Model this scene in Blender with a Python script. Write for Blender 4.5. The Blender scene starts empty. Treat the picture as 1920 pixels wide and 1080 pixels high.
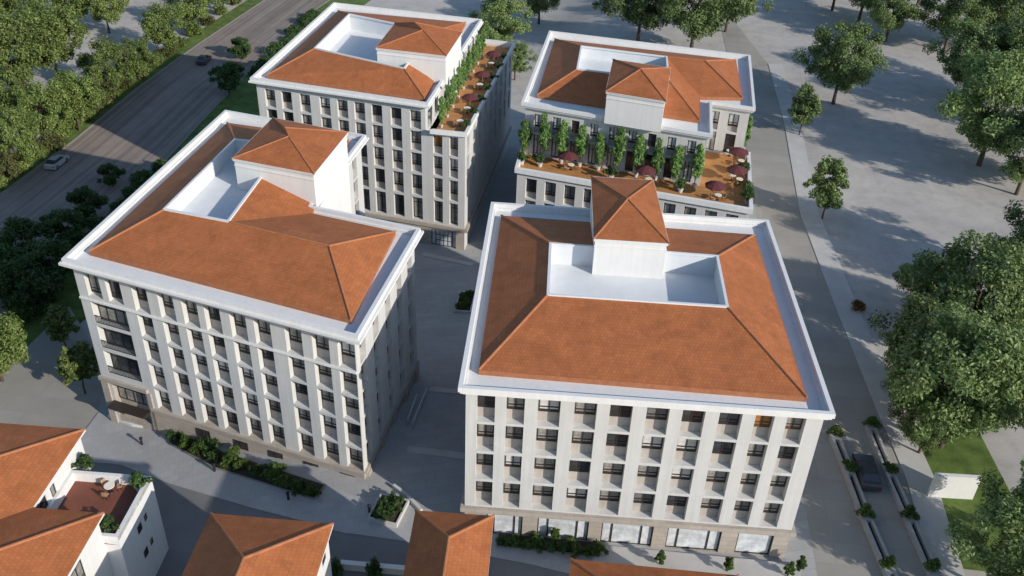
import bpy, math, random
from mathutils import Vector, Matrix
random.seed(7)
C = bpy.context.scene.collection
R = math.radians

# ------------------------------------------------------------------ camera
F_PX, PITCH, ROLL, CAM_H = 1752.25, R(33.593), R(2.4026), 72.69
_c, _s = math.cos(PITCH), math.sin(PITCH)
_f = Vector((0, _c, -_s)); _u = Vector((0, _s, _c)); _r = Vector((1, 0, 0))
_cr, _sr = math.cos(ROLL), math.sin(ROLL)
CR = _cr*_r + _sr*_u; CU = -_sr*_r + _cr*_u
cd = bpy.data.cameras.new('camera'); cam = bpy.data.objects.new('camera', cd); C.objects.link(cam)
m = Matrix((CR, CU, -_f)).transposed().to_4x4(); m.translation = (0, 0, CAM_H)
cam.matrix_world = m
cd.sensor_width = 36; cd.lens = F_PX/1920*36; cd.clip_start = 0.5; cd.clip_end = 4000
bpy.context.scene.camera = cam

# ------------------------------------------------------------------ sky, sun, exposure
SUN_AZ, SUN_EL = R(-38.0), R(23.0)          # azimuth of the sun measured from +X
w = bpy.data.worlds.new('World'); bpy.context.scene.world = w; w.use_nodes = True
nt = w.node_tree; sky = nt.nodes.new('ShaderNodeTexSky'); sky.sky_type = 'NISHITA'; sky.sun_disc = False
sky.sun_elevation = SUN_EL; sky.sun_rotation = math.pi/2 - SUN_AZ
sky.air_density = 1.2; sky.dust_density = 0.4; sky.ozone_density = 3.0
bg = nt.nodes['Background']; bg.inputs[1].default_value = 0.15
nt.links.new(sky.outputs[0], bg.inputs[0])
sd = bpy.data.lights.new('sun', 'SUN'); so = bpy.data.objects.new('sun', sd); C.objects.link(so)
sd.energy = 4.9; sd.angle = R(0.6); sd.color = (1.0, 0.94, 0.85)
sdir = Vector((math.cos(SUN_AZ)*math.cos(SUN_EL), math.sin(SUN_AZ)*math.cos(SUN_EL), math.sin(SUN_EL)))
so.rotation_euler = (-sdir).to_track_quat('-Z', 'Y').to_euler(); so.location = (60, 0, 120)
vs = bpy.context.scene.view_settings
vs.view_transform = 'Standard'; vs.look = 'None'; vs.gamma = 1; vs.use_curve_mapping = False; vs.exposure = 0.12

# ------------------------------------------------------------------ terrain height and pixel -> world point
def sstep(t):
    t = max(0., min(1., t)); return t*t*(3-2*t)
def G(x, y):
    u = sstep((-14-x)/36); v = sstep((y-72)/56)*(1-sstep((x-2)/30))
    return -0.6-4.9*(1-(1-0.70*u)*(1-v))
def at(px, py, z):
    d = (px-960)/F_PX*CR-(py-540)/F_PX*CU+_f
    t = (z-CAM_H)/d.z
    return Vector((0, 0, CAM_H))+t*d
def gat(px, py, dz=0):
    z = -2.
    for _ in range(25):
        p = at(px, py, z+dz); z = G(p.x, p.y)
    return Vector((p.x, p.y, z))

# ------------------------------------------------------------------ materials
MATS = {}
def mat(name, col, rough=0.8, var=0.12, scale=1.0, bump=0.0, spec=0.3, metal=0.0, kind=None, col2=None, coord='Object'):
    if name in MATS: return MATS[name]
    M = bpy.data.materials.new(name); M.use_nodes = True; n = M.node_tree.nodes; l = M.node_tree.links
    b = n['Principled BSDF']; b.inputs['Roughness'].default_value = rough; b.inputs['Metallic'].default_value = metal
    b.inputs['Specular IOR Level'].default_value = spec
    tc = n.new('ShaderNodeTexCoord')
    nz = n.new('ShaderNodeTexNoise'); nz.inputs['Scale'].default_value = scale; nz.inputs['Detail'].default_value = 6
    nz.inputs['Roughness'].default_value = 0.65
    l.new(tc.outputs[coord], nz.inputs['Vector'])
    rp = n.new('ShaderNodeValToRGB'); rp.color_ramp.elements[0].position = 0.28; rp.color_ramp.elements[1].position = 0.72
    c2 = col2 or tuple(min(1, c*(1+var)) for c in col)
    rp.color_ramp.elements[0].color = (*[c*(1-var) for c in col], 1); rp.color_ramp.elements[1].color = (*c2, 1)
    l.new(nz.outputs['Fac'], rp.inputs[0]); out = rp.outputs[0]
    M['_n'] = 1
    if kind:
        out = kind(n, l, tc, out, b)
    l.new(out, b.inputs['Base Color'])
    if bump:
        bp = n.new('ShaderNodeBump'); bp.inputs['Strength'].default_value = bump; bp.inputs['Distance'].default_value = 0.05
        nz2 = n.new('ShaderNodeTexNoise'); nz2.inputs['Scale'].default_value = scale*12; nz2.inputs['Detail'].default_value = 5
        l.new(tc.outputs[coord], nz2.inputs['Vector']); l.new(nz2.outputs['Fac'], bp.inputs['Height'])
        if not b.inputs['Normal'].is_linked: l.new(bp.outputs[0], b.inputs['Normal'])
    MATS[name] = M; return M
def mix(n, l, a, b, fac, mode='MIX'):
    x = n.new('ShaderNodeMix'); x.data_type = 'RGBA'; x.blend_type = mode
    if hasattr(fac, 'links'): l.new(fac, x.inputs[0])
    else: x.inputs[0].default_value = fac
    for s, v in ((6, a), (7, b)):
        if hasattr(v, 'links'): l.new(v, x.inputs[s])
        else: x.inputs[s].default_value = (*v, 1)
    return x.outputs[2]
def bricks(sx, sy, mortar, c1, c2, cm, fac, uv='UV', bump=0.0, rot=0.0, offset=.5):
    def f(n, l, tc, out, b):
        br = n.new('ShaderNodeTexBrick'); br.offset = offset
        mp = n.new('ShaderNodeMapping'); mp.inputs['Rotation'].default_value = (0, 0, rot)
        l.new(tc.outputs[uv], mp.inputs[0]); l.new(mp.outputs[0], br.inputs['Vector'])
        br.inputs['Scale'].default_value = 1; br.inputs['Brick Width'].default_value = sx; br.inputs['Row Height'].default_value = sy
        br.inputs['Mortar Size'].default_value = mortar; br.inputs['Mortar Smooth'].default_value = .3
        br.inputs['Color1'].default_value = (*c1, 1); br.inputs['Color2'].default_value = (*c2, 1); br.inputs['Mortar'].default_value = (*cm, 1)
        if bump:
            bp = n.new('ShaderNodeBump'); bp.inputs['Strength'].default_value = bump; bp.inputs['Distance'].default_value = .04; bp.invert = True
            l.new(br.outputs['Fac'], bp.inputs['Height']); l.new(bp.outputs[0], b.inputs['Normal'])
        return mix(n, l, out, br.outputs['Color'], fac, 'MULTIPLY')
    return f
def tile_kind(n, l, tc, out, b):
    # clay tiles: courses across the slope, each tile with its own tone
    br = n.new('ShaderNodeTexBrick'); br.offset = .5
    l.new(tc.outputs['UV'], br.inputs['Vector'])
    br.inputs['Scale'].default_value = 1; br.inputs['Brick Width'].default_value = .34; br.inputs['Row Height'].default_value = .40
    br.inputs['Mortar Size'].default_value = .03; br.inputs['Mortar Smooth'].default_value = .6
    br.inputs['Color1'].default_value = (.80, .78, .76, 1); br.inputs['Color2'].default_value = (1.12, 1.1, 1.05, 1); br.inputs['Mortar'].default_value = (.55, .5, .48, 1)
    big = n.new('ShaderNodeTexBrick'); big.offset = .37
    l.new(tc.outputs['UV'], big.inputs['Vector']); big.inputs['Scale'].default_value = 1
    big.inputs['Brick Width'].default_value = 2.7; big.inputs['Row Height'].default_value = 1.6; big.inputs['Mortar Size'].default_value = 0.0
    big.inputs['Color1'].default_value = (.93, .93, .92, 1); big.inputs['Color2'].default_value = (1.06, 1.05, 1.06, 1)
    bp = n.new('ShaderNodeBump'); bp.inputs['Strength'].default_value = .2; bp.inputs['Distance'].default_value = .05; bp.invert = True
    l.new(br.outputs['Fac'], bp.inputs['Height']); l.new(bp.outputs[0], b.inputs['Normal'])
    o = mix(n, l, out, br.outputs['Color'], .5, 'MULTIPLY')
    o = streak_kind(.35, .5, .9)(n, l, tc, o, b)
    return mix(n, l, o, big.outputs['Color'], .8, 'MULTIPLY')
def streak_kind(amount, sx=.12, sy=2.5):
    def f(n, l, tc, out, b):       # rain streaks and grime down a rendered wall
        mp = n.new('ShaderNodeMapping'); mp.inputs['Scale'].default_value = (sy, sy, sx)
        l.new(tc.outputs['Object'], mp.inputs[0]); nz = n.new('ShaderNodeTexNoise'); nz.inputs['Scale'].default_value = 1; nz.inputs['Detail'].default_value = 5
        l.new(mp.outputs[0], nz.inputs['Vector'])
        rp = n.new('ShaderNodeValToRGB'); rp.color_ramp.elements[0].position = .3; rp.color_ramp.elements[1].position = .62
        rp.color_ramp.elements[0].color = (.62, .6, .57, 1); rp.color_ramp.elements[1].color = (1, 1, 1, 1)
        l.new(nz.outputs['Fac'], rp.inputs[0])
        return mix(n, l, out, rp.outputs[0], amount, 'MULTIPLY')
    return f
def road_kind(n, l, tc, out, b):
    mp = n.new('ShaderNodeMapping'); mp.inputs['Scale'].default_value = (1.3, .018, 1)
    l.new(tc.outputs['UV'], mp.inputs[0]); nz = n.new('ShaderNodeTexNoise'); nz.inputs['Scale'].default_value = 1; nz.inputs['Detail'].default_value = 4
    l.new(mp.outputs[0], nz.inputs['Vector'])
    rp = n.new('ShaderNodeValToRGB'); rp.color_ramp.elements[0].position = .35; rp.color_ramp.elements[1].position = .65
    rp.color_ramp.elements[0].color = (.68, .66, .66, 1); rp.color_ramp.elements[1].color = (1.15, 1.12, 1.08, 1)
    l.new(nz.outputs['Fac'], rp.inputs[0])
    return mix(n, l, out, rp.outputs[0], .9, 'MULTIPLY')

def ground_kind(n, l, tc, out, b):     # large cast slabs with joints, patches of stain
    o = bricks(9.0, 9.0, .012, (.95, .95, .955), (1.03, 1.03, 1.02), (.72, .71, .70), .8, uv='Object', rot=.12, offset=0)(n, l, tc, out, b)
    nz = n.new('ShaderNodeTexNoise'); nz.inputs['Scale'].default_value = .35; nz.inputs['Detail'].default_value = 9; nz.inputs['Roughness'].default_value = .75
    l.new(tc.outputs['Object'], nz.inputs['Vector'])
    rp = n.new('ShaderNodeValToRGB'); rp.color_ramp.elements[0].position = .36; rp.color_ramp.elements[1].position = .56
    rp.color_ramp.elements[0].color = (.80, .79, .78, 1); rp.color_ramp.elements[1].color = (1, 1, 1, 1)
    l.new(nz.outputs['Fac'], rp.inputs[0])
    return mix(n, l, o, rp.outputs[0], .8, 'MULTIPLY')
M_tile = mat('clay_tile', (.37, .126, .046), .75, .13, .35, kind=tile_kind, spec=.25)
M_tile2 = mat('clay_tile_ridge', (.33, .13, .06), .8, .2, 1.5, bump=.3)
M_white = mat('white_render', (.65, .642, .628), .75, .04, .4, kind=streak_kind(.16), bump=.1)
M_wall = mat('pale_stone_render', (.52, .512, .495), .82, .05, .5, kind=streak_kind(.24), bump=.15)
M_panel = mat('spandrel_render', (.40, .36, .325), .85, .12, .8, kind=streak_kind(.4), bump=.1)
M_base = mat('taupe_stone', (.36, .315, .27), .8, .1, .6, kind=bricks(1.4, .6, .02, (.9, .9, .9), (1.05, 1.05, 1.05), (.6, .6, .6), .8), bump=.2)
M_frame = mat('dark_bronze_frame', (.035, .027, .023), .5, .1, 3)
M_woodframe = mat('walnut_frame', (.10, .05, .025), .5, .15, 3)
M_black = mat('black_metal', (.02, .02, .022), .45, .1, 3)
M_glass = mat('dark_glass', (.035, .04, .045), .08, .3, 1.2, spec=.6)
M_glass2 = mat('curtained_glass', (.24, .228, .205), .25, .45, 1.7, spec=.5)
M_glass4 = mat('grey_blind_glass', (.14, .135, .13), .2, .35, 1.3, spec=.5)
M_curtain = mat('white_curtain_glass', (.5, .49, .47), .3, .25, 1.5, spec=.5)
M_glass3 = mat('amber_curtain_glass', (.30, .13, .035), .3, .3, 1.5, spec=.5)
M_shop = mat('shopfront_glass', (.52, .54, .56), .18, .4, .8, spec=.6)  # pale, mottled base colour stands in for sky reflections in the panes
M_deck = mat('orange_deck', (.43, .20, .068), .7, .18, .5, kind=bricks(3.0, .3, .02, (.85, .82, .8), (1.1, 1.1, 1.1), (.5, .5, .5), .8, uv='Object'))
M_deck2 = mat('brown_deck', (.17, .06, .038), .7, .2, .6)
M_roofmem = mat('white_roof_membrane', (.62, .635, .65), .7, .05, .3, kind=streak_kind(.12, 1, 1))
M_ground = mat('pale_concrete', (.40, .372, .345), .9, .14, .05, col2=(.46, .43, .40), kind=ground_kind)
M_pave = mat('grey_paving', (.32, .315, .31), .85, .1, .2, kind=bricks(2.4, 1.2, .03, (.92, .92, .92), (1.05, 1.05, 1.05), (.7, .7, .7), .7, uv='Object', rot=-.25))
M_side = mat('sidewalk_slab', (.34, .335, .335), .85, .08, .4, kind=bricks(1.0, 1.0, .02, (.93, .93, .93), (1.05, 1.05, 1.05), (.75, .75, .75), .7, uv='Object', rot=-.3))
M_street = mat('street_asphalt', (.17, .168, .168), .9, .1, .3, bump=.2)
M_prom = mat('promenade_paving', (.29, .27, .24), .85, .12, .15, kind=bricks(6, 3, .04, (.9, .9, .9), (1.06, 1.06, 1.06), (.75, .75, .75), .7, uv='Object', rot=.1))
M_promlight = mat('promenade_strip', (.42, .405, .385), .85, .1, .4)
M_road = mat('highway_asphalt', (.225, .19, .165), .9, .12, .25, kind=road_kind, bump=.2)
M_kerb = mat('kerb_concrete', (.22, .21, .185), .85, .1, 1)
M_grass = mat('verge_grass', (.075, .125, .022), .9, .45, .5, bump=.6, col2=(.13, .19, .04))
M_soil = mat('bed_soil', (.045, .036, .025), .95, .3, 1.2, bump=.5)
M_bark = mat('bark', (.085, .06, .042), .9, .3, 3, bump=.5)
M_red = mat('red_canvas', (.095, .026, .028), .8, .15, 1.5)
M_cream = mat('cream_canvas', (.75, .68, .56), .7, .08, 1.5)
M_timber = mat('pale_timber', (.36, .22, .13), .6, .2, 3)
M_carsilver = mat('silver_car_paint', (.42, .44, .47), .25, .04, 1, spec=.6, metal=.3)
M_cardark = mat('dark_car_paint', (.045, .05, .055), .25, .1, 1, spec=.6)
M_tyre = mat('tyre_rubber', (.02, .02, .02), .9, .1, 3)
M_rim = mat('wheel_rim', (.4, .4, .42), .35, .05, 3, metal=.8)
M_lampred = mat('tail_lamp', (.3, .01, .01), .3, .05, 3)
M_lampw = mat('head_lamp', (.7, .7, .7), .2, .05, 3)
M_stone = mat('planter_stone', (.46, .45, .43), .8, .1, 1.5)
M_terracotta = mat('terracotta_brick', (.22, .08, .045), .85, .2, 2)

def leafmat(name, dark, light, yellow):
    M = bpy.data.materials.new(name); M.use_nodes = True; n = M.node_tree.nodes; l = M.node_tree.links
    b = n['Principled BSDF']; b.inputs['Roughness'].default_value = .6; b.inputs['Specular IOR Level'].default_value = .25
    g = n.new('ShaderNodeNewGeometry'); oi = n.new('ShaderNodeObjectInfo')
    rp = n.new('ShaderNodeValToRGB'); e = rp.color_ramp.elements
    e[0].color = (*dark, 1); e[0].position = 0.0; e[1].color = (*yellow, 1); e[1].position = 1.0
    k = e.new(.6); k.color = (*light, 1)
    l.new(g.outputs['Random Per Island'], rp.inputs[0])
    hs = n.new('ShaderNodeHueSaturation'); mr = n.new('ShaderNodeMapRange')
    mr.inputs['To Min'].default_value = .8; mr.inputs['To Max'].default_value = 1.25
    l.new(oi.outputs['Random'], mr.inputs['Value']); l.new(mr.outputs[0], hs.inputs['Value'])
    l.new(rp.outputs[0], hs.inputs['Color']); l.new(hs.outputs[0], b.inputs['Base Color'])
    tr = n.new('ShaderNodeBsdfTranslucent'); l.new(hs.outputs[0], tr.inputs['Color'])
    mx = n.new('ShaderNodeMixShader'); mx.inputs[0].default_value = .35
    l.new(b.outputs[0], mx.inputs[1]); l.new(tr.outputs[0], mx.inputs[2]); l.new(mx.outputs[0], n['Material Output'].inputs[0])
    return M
L_right = leafmat('park_leaves', (.06, .10, .03), (.165, .235, .075), (.30, .36, .16))
L_left = leafmat('woodland_leaves', (.06, .095, .022), (.15, .205, .05), (.28, .32, .11))
L_shrub = leafmat('shrub_leaves', (.025, .055, .012), (.07, .12, .022), (.14, .19, .045))
L_col = leafmat('columnar_leaves', (.08, .15, .04), (.17, .29, .08), (.26, .38, .13))
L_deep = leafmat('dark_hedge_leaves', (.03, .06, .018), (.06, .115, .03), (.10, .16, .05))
L_olive = leafmat('olive_leaves', (.05, .065, .02), (.095, .105, .035), (.16, .15, .06))

# ------------------------------------------------------------------ mesh helper
class MB:
    def __init__(s): s.v = []; s.f = []; s.m = []
    def poly(s, pts, m=0):
        i = len(s.v); s.v += [tuple(p) for p in pts]; s.f.append(tuple(range(i, i+len(pts)))); s.m.append(m)
    def box(s, x0, x1, y0, y1, z0, z1, m=0, o=(0, 0, 0), a=0.0):
        ca, sa = math.cos(a), math.sin(a); i = len(s.v)
        for z in (z0, z1):
            for x, y in ((x0, y0), (x1, y0), (x1, y1), (x0, y1)):
                s.v.append((o[0]+x*ca-y*sa, o[1]+x*sa+y*ca, o[2]+z))
        for q in ((3, 2, 1, 0), (4, 5, 6, 7), (0, 1, 5, 4), (1, 2, 6, 5), (2, 3, 7, 6), (3, 0, 4, 7)):
            s.f.append(tuple(i+k for k in q)); s.m.append(m)
    def prism(s, poly, z0, z1, m=0, bottom=False):
        n = len(poly); z0f = z0 if callable(z0) else (lambda p: z0)
        for k in range(n):
            a, b = poly[k], poly[(k+1) % n]
            s.poly([(a[0], a[1], z0f(a)), (b[0], b[1], z0f(b)), (b[0], b[1], z1), (a[0], a[1], z1)], m)
        s.poly([(p[0], p[1], z1) for p in poly], m)
        if bottom: s.poly([(p[0], p[1], z0f(p)) for p in reversed(poly)], m)
    def ring(s, po, pi, z0, z1, m=0, zi=None, bottom=True):
        n = len(po); zi = z0 if zi is None else zi
        for k in range(n):
            j = (k+1) % n; a, b, c, d = po[k], po[j], pi[j], pi[k]
            s.poly([(*a, z0), (*b, z0), (*b, z1), (*a, z1)], m)
            s.poly([(*a, z1), (*b, z1), (*c, z1), (*d, z1)], m)
            s.poly([(*d, z1), (*c, z1), (*c, zi), (*d, zi)], m)
            if bottom: s.poly([(*d, z0), (*c, z0), (*b, z0), (*a, z0)], m)
    def tube(s, p, q, r0, r1=None, n=6, m=0, cap=True):
        p, q = Vector(p), Vector(q); r1 = r0 if r1 is None else r1
        d = (q-p).normalized(); a = d.orthogonal().normalized(); b = d.cross(a); i = len(s.v)
        for c, r in ((p, r0), (q, r1)):
            for k in range(n):
                t = 2*math.pi*k/n; s.v.append(tuple(c+(a*math.cos(t)+b*math.sin(t))*r))
        for k in range(n):
            j = (k+1) % n; s.f.append((i+k, i+j, i+n+j, i+n+k)); s.m.append(m)
        if cap:
            s.f.append(tuple(i+n+k for k in range(n))); s.m.append(m)
            s.f.append(tuple(i+k for k in reversed(range(n)))); s.m.append(m)
    def cone(s, c, r0, z0, r1, z1, n=10, m=0, cap=True):
        i = len(s.v)
        for r, z in ((r0, z0), (r1, z1)):
            for k in range(n):
                t = 2*math.pi*k/n; s.v.append((c[0]+r*math.cos(t), c[1]+r*math.sin(t), z))
        for k in range(n):
            j = (k+1) % n; s.f.append((i+k, i+j, i+n+j, i+n+k)); s.m.append(m)
        if cap:
            s.f.append(tuple(i+n+k for k in range(n))); s.m.append(m); s.f.append(tuple(i+k for k in reversed(range(n)))); s.m.append(m)
    def mesh(s, name, mats, uv=True, smooth=False):
        me = bpy.data.meshes.new(name); me.from_pydata(s.v, [], s.f)
        for x in (mats if isinstance(mats, (list, tuple)) else [mats]): me.materials.append(x)
        me.polygons.foreach_set('material_index', s.m)
        if smooth: me.polygons.foreach_set('use_smooth', [True]*len(s.f))
        if uv:
            ul = me.uv_layers.new(name='UVMap').data; up = Vector((0, 0, 1))
            for p in me.polygons:
                nn = p.normal
                t = up.cross(nn)
                t = t.normalized() if t.length > 1e-3 else Vector((1, 0, 0))
                bt = nn.cross(t)
                for li in p.loop_indices:
                    c = me.vertices[me.loops[li].vertex_index].co; ul[li].uv = (c.dot(t), c.dot(bt))
        return me
    def build(s, name, mats, parent=None, **k):
        return link(name, s.mesh(name, mats, **k), parent)
def link(name, me, parent=None, loc=None, rz=0, label=None):
    o = bpy.data.objects.new(name, me); C.objects.link(o); o.parent = parent
    if loc is not None: o.location = loc
    if rz: o.rotation_euler.z = rz
    if label: o['label'] = label
    return o
def tag(o, label=None, cat=None, group=None, kind=None):
    if label: o['label'] = label
    if cat: o['category'] = cat
    if group: o['group'] = group
    if kind: o['kind'] = kind
    return o
def thing(name, label, cat, loc=(0, 0, 0), rz=0, group=None):
    o = link(name, None, None, loc, rz); o.empty_display_size = .5
    return tag(o, label, cat, group)
def copy_tree(o, parent=None):
    c = o.copy(); C.objects.link(c); c.parent = parent
    for ch in list(o.children): copy_tree(ch, c)
    return c
USED = set()
def place(proto, loc, rz=0, sc=1, label=None, group=None, name=None):
    o = proto if proto.name not in USED else copy_tree(proto)
    if proto.name not in USED: USED.add(proto.name)
    o.location = loc; o.rotation_euler = (0, 0, rz); o.scale = sc if hasattr(sc, '__len__') else (sc, sc, sc)
    if label: o['label'] = label
    if group: o['group'] = group
    return o
def offset(poly, d):     # CCW polygon, positive d grows it
    n = len(poly); out = []
    for k in range(n):
        p0, p1, p2 = (Vector(poly[(k+q) % n][:2]) for q in (-1, 0, 1))
        a = (p1-p0).normalized(); b = (p2-p1).normalized()
        na = Vector((a.y, -a.x)); nb = Vector((b.y, -b.x)); mm = (na+nb); mm = mm/(1+na.dot(nb))
        q = p1+mm*d; out.append((q.x, q.y))
    return out
def lerp(a, b, t): return (a[0]+(b[0]-a[0])*t, a[1]+(b[1]-a[1])*t)

# ------------------------------------------------------------------ setting: ground sheets
def ribbon(name, left, right, dz, mt, n=60, mcols=6, edge=0.0):
    """sheet draped on the terrain between two polylines"""
    def samp(pl, t):
        L = [0]
        for a, b in zip(pl, pl[1:]): L.append(L[-1]+math.hypot(b[0]-a[0], b[1]-a[1]))
        d = t*L[-1]
        for k in range(len(pl)-1):
            if d <= L[k+1]+1e-6: return lerp(pl[k], pl[k+1], (d-L[k])/max(1e-6, L[k+1]-L[k]))
        return pl[-1]
    v = []; f = []; uv = []
    for i in range(n+1):
        a, b = samp(left, i/n), samp(right, i/n)
        for j in range(mcols+1):
            p = lerp(a, b, j/mcols); v.append((p[0], p[1], G(*p)+dz)); uv.append((j/mcols*math.hypot(b[0]-a[0], b[1]-a[1]), i/n*200))
    W = mcols+1
    for i in range(n):
        for j in range(mcols): f.append((i*W+j, i*W+j+1, (i+1)*W+j+1, (i+1)*W+j))
    if edge:
        base = len(v)
        loop = [j for j in range(W)]+[i*W+mcols for i in range(1, n+1)]+[n*W+j for j in range(mcols-1, -1, -1)]+[i*W for i in range(n-1, 0, -1)]
        for k in loop: v.append((v[k][0], v[k][1], v[k][2]-edge)); uv.append(uv[k])
        for q in range(len(loop)):
            r = (q+1) % len(loop); f.append((loop[q], base+q, base+r, loop[r]))
    me = bpy.data.meshes.new(name); me.from_pydata(v, [], f); me.materials.append(mt)
    ul = me.uv_layers.new(name='UVMap').data
    for lp in me.loops: ul[lp.index].uv = uv[lp.vertex_index]
    o = link(name, me); tag(o, kind='structure'); return o
def terrain():
    xs = [-900, -500, -300, -200, -150]+[-110+2*i for i in range(96)]+[100, 140, 200, 300, 500, 900]
    ys = [-300, -100, 0, 30]+[40+2*i for i in range(106)]+[270, 300, 350, 450, 600, 900]
    v = [(x, y, G(x, y)) for y in ys for x in xs]; W = len(xs)
    f = [(j*W+i, j*W+i+1, (j+1)*W+i+1, (j+1)*W+i) for j in range(len(ys)-1) for i in range(W-1)]
    me = bpy.data.meshes.new('ground'); me.from_pydata(v, [], f); me.materials.append(M_ground)
    tag(link('ground', me), kind='structure')
terrain()
xy = lambda p: (p.x, p.y)
# highway on the left
roadL = [(-104, 60), (-93, 105), xy(gat(0, 368)), xy(gat(135, 268)), xy(gat(260, 165)), xy(gat(375, 82)), xy(gat(495, 2)), (-57, 330)]
roadR = [(-80, 60), (-70, 105), (-64.5, 140), xy(gat(310, 300)), xy(gat(404, 198)), xy(gat(497, 104)), xy(gat(593, 16)), (-36, 330)]
ribbon('highway_road', roadL, roadR, .06, M_road, 90, 8)
ribbon('left_grass_verge', [(p[0]-4.5, p[1]+1) for p in roadL], [(p[0]-.35, p[1]) for p in roadL], .05, M_grass, 90, 3)
ribbon('left_kerb', [(p[0]-.35, p[1]) for p in roadL], roadL, .16, M_kerb, 90, 1, edge=.2)
ribbon('right_kerb', roadR, [(p[0]+.35, p[1]) for p in roadR], .16, M_kerb, 90, 1, edge=.2)
ribbon('right_grass_verge', [(p[0]+.35, p[1]) for p in roadR], [(p[0]+11, p[1]) for p in roadR], .05, M_grass, 90, 5)
# inner paving, street in front, sidewalks
ribbon('plaza_paving', [(-52, 66), (-50, 82), (-44, 128), (-40, 182)], [(33, 50), (33, 64), (37, 112), (43, 165)], .03, M_pave, 70, 50)
sideA = [xy(gat(*p)) for p in ((120, 862), (225, 872), (310, 905), (470, 953), (640, 1000), (775, 1018), (990, 1058), (1240, 1120), (1460, 1180))]
sideB = [xy(gat(*p)) for p in ((185, 775), (250, 800), (330, 800), (480, 860), (660, 930), (800, 955), (1000, 990), (1240, 1030), (1470, 1080))]
ribbon('front_sidewalk', sideA, sideB, .15, M_side, 80, 6, edge=.16)
ribbon('front_street', [(p[0]-2-k*.4, p[1]-16) for k, p in enumerate(sideA)], sideA, .045, M_street, 80, 8)
ribbon('shop_terrace', [xy(gat(1105, 1068)), xy(gat(1500, 1108))], [xy(gat(1120, 1025)), xy(gat(1500, 1062))], .32, M_promlight, 20, 4, edge=.3)
# promenade on the right
pa = [(24, 36), (31, 60), (36.5, 112), (43.5, 168), (48, 215), (52, 260)]
pb = [xy(gat(*p)) for p in ((1760, 1120), (1700, 900), (1640, 760), (1560, 560), (1500, 400), (1470, 230), (1440, 120))]
ribbon('promenade', pa, pb, .035, M_prom, 80, 8)
ribbon('promenade_strip', pb, [(p[0]+3.2, p[1]) for p in pb], .12, M_promlight, 80, 2, edge=.12)
ribbon('grass_patch', [xy(gat(1750, 1060)), xy(gat(1738, 940)), xy(gat(1700, 800))], [xy(gat(1990, 1090)), xy(gat(1900, 935)), xy(gat(1830, 800))], .05, M_grass, 24, 10)
ribbon('entry_path', [xy(gat(-140, 790)), xy(gat(0, 700)), xy(gat(130, 575))], [xy(gat(170, 850)), xy(gat(185, 770)), xy(gat(200, 690))], .06, M_prom, 30, 8)

# ------------------------------------------------------------------ windows
PANES = [M_glass2, M_glass, M_glass2, M_glass2, M_glass2, M_glass, M_curtain, M_glass2, M_glass4]
_wc = {}
def window_meshes(w_, h_, style='std'):
    k = (round(w_, 2), round(h_, 2), style)
    if k in _wc: return _wc[k]
    f = MB(); b = .09; d = .10
    f.box(0, w_, 0, d, 0, b); f.box(0, w_, 0, d, h_-b, h_); f.box(0, b, 0, d, b, h_-b); f.box(w_-b, w_, 0, d, b, h_-b)
    if style == 'std':
        f.box(w_/2-.05, w_/2+.05, 0, d, b, h_-b); f.box(b, w_/2-.05, .01, d, .52, .64); f.box(w_/2+.05, w_-b, .01, d, .52, .64)
        f.box(b, w_/2-.05, .02, d, b, .30); f.box(w_/2+.05, w_-b, .02, d, b, .30)
    elif style == 'wide':
        for t in (.25, .5, .75): f.box(w_*t-.05, w_*t+.05, 0, d, b, h_-b)
        f.box(b, w_-b, -.012, d-.01, h_*.62, h_*.62+.09)
    elif style == 'door':
        f.box(w_/2-.06, w_/2+.06, 0, d, b, h_-b); f.box(b, w_-b, -.012, d-.01, h_*.72, h_*.72+.08)
    elif style == 'shop':
        for t in (.2, .78): f.box(w_*t-.07, w_*t+.07, -.02, d, b, h_-b)
    elif style == 'grid':
        for t in (.17, .84): f.box(w_*t-.06, w_*t+.06, -.02, d, b, h_-b)
        for t in (.34, .5, .67): f.box(w_*t-.03, w_*t+.03, 0, d, b, h_-b)
        for t in (.33, .66): f.box(w_*.17, w_*.84, -.01, d-.01, h_*t-.03, h_*t+.03)
    p = MB(); p.poly([(b*.5, d*.6, b*.5), (w_-b*.5, d*.6, b*.5), (w_-b*.5, d*.6, h_-b*.5), (b*.5, d*.6, h_-b*.5)])
    g = {}
    for mm in (M_glass, M_glass2, M_glass3, M_shop, M_curtain, M_glass4): g[mm.name] = p.mesh('pane', mm)
    _wc[k] = (f.mesh('window', M_frame), g, f.mesh('window', M_woodframe)); return _wc[k]
def add_window(parent, pos, rz, w_, h_, style='std', pane=None, wood=False, name='window'):
    fm, g, fw = window_meshes(w_, h_, style)
    o = link(name, fw if wood else fm, parent, pos, rz)
    link('pane', g[(pane or random.choice(PANES)).name], o); return o

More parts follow.
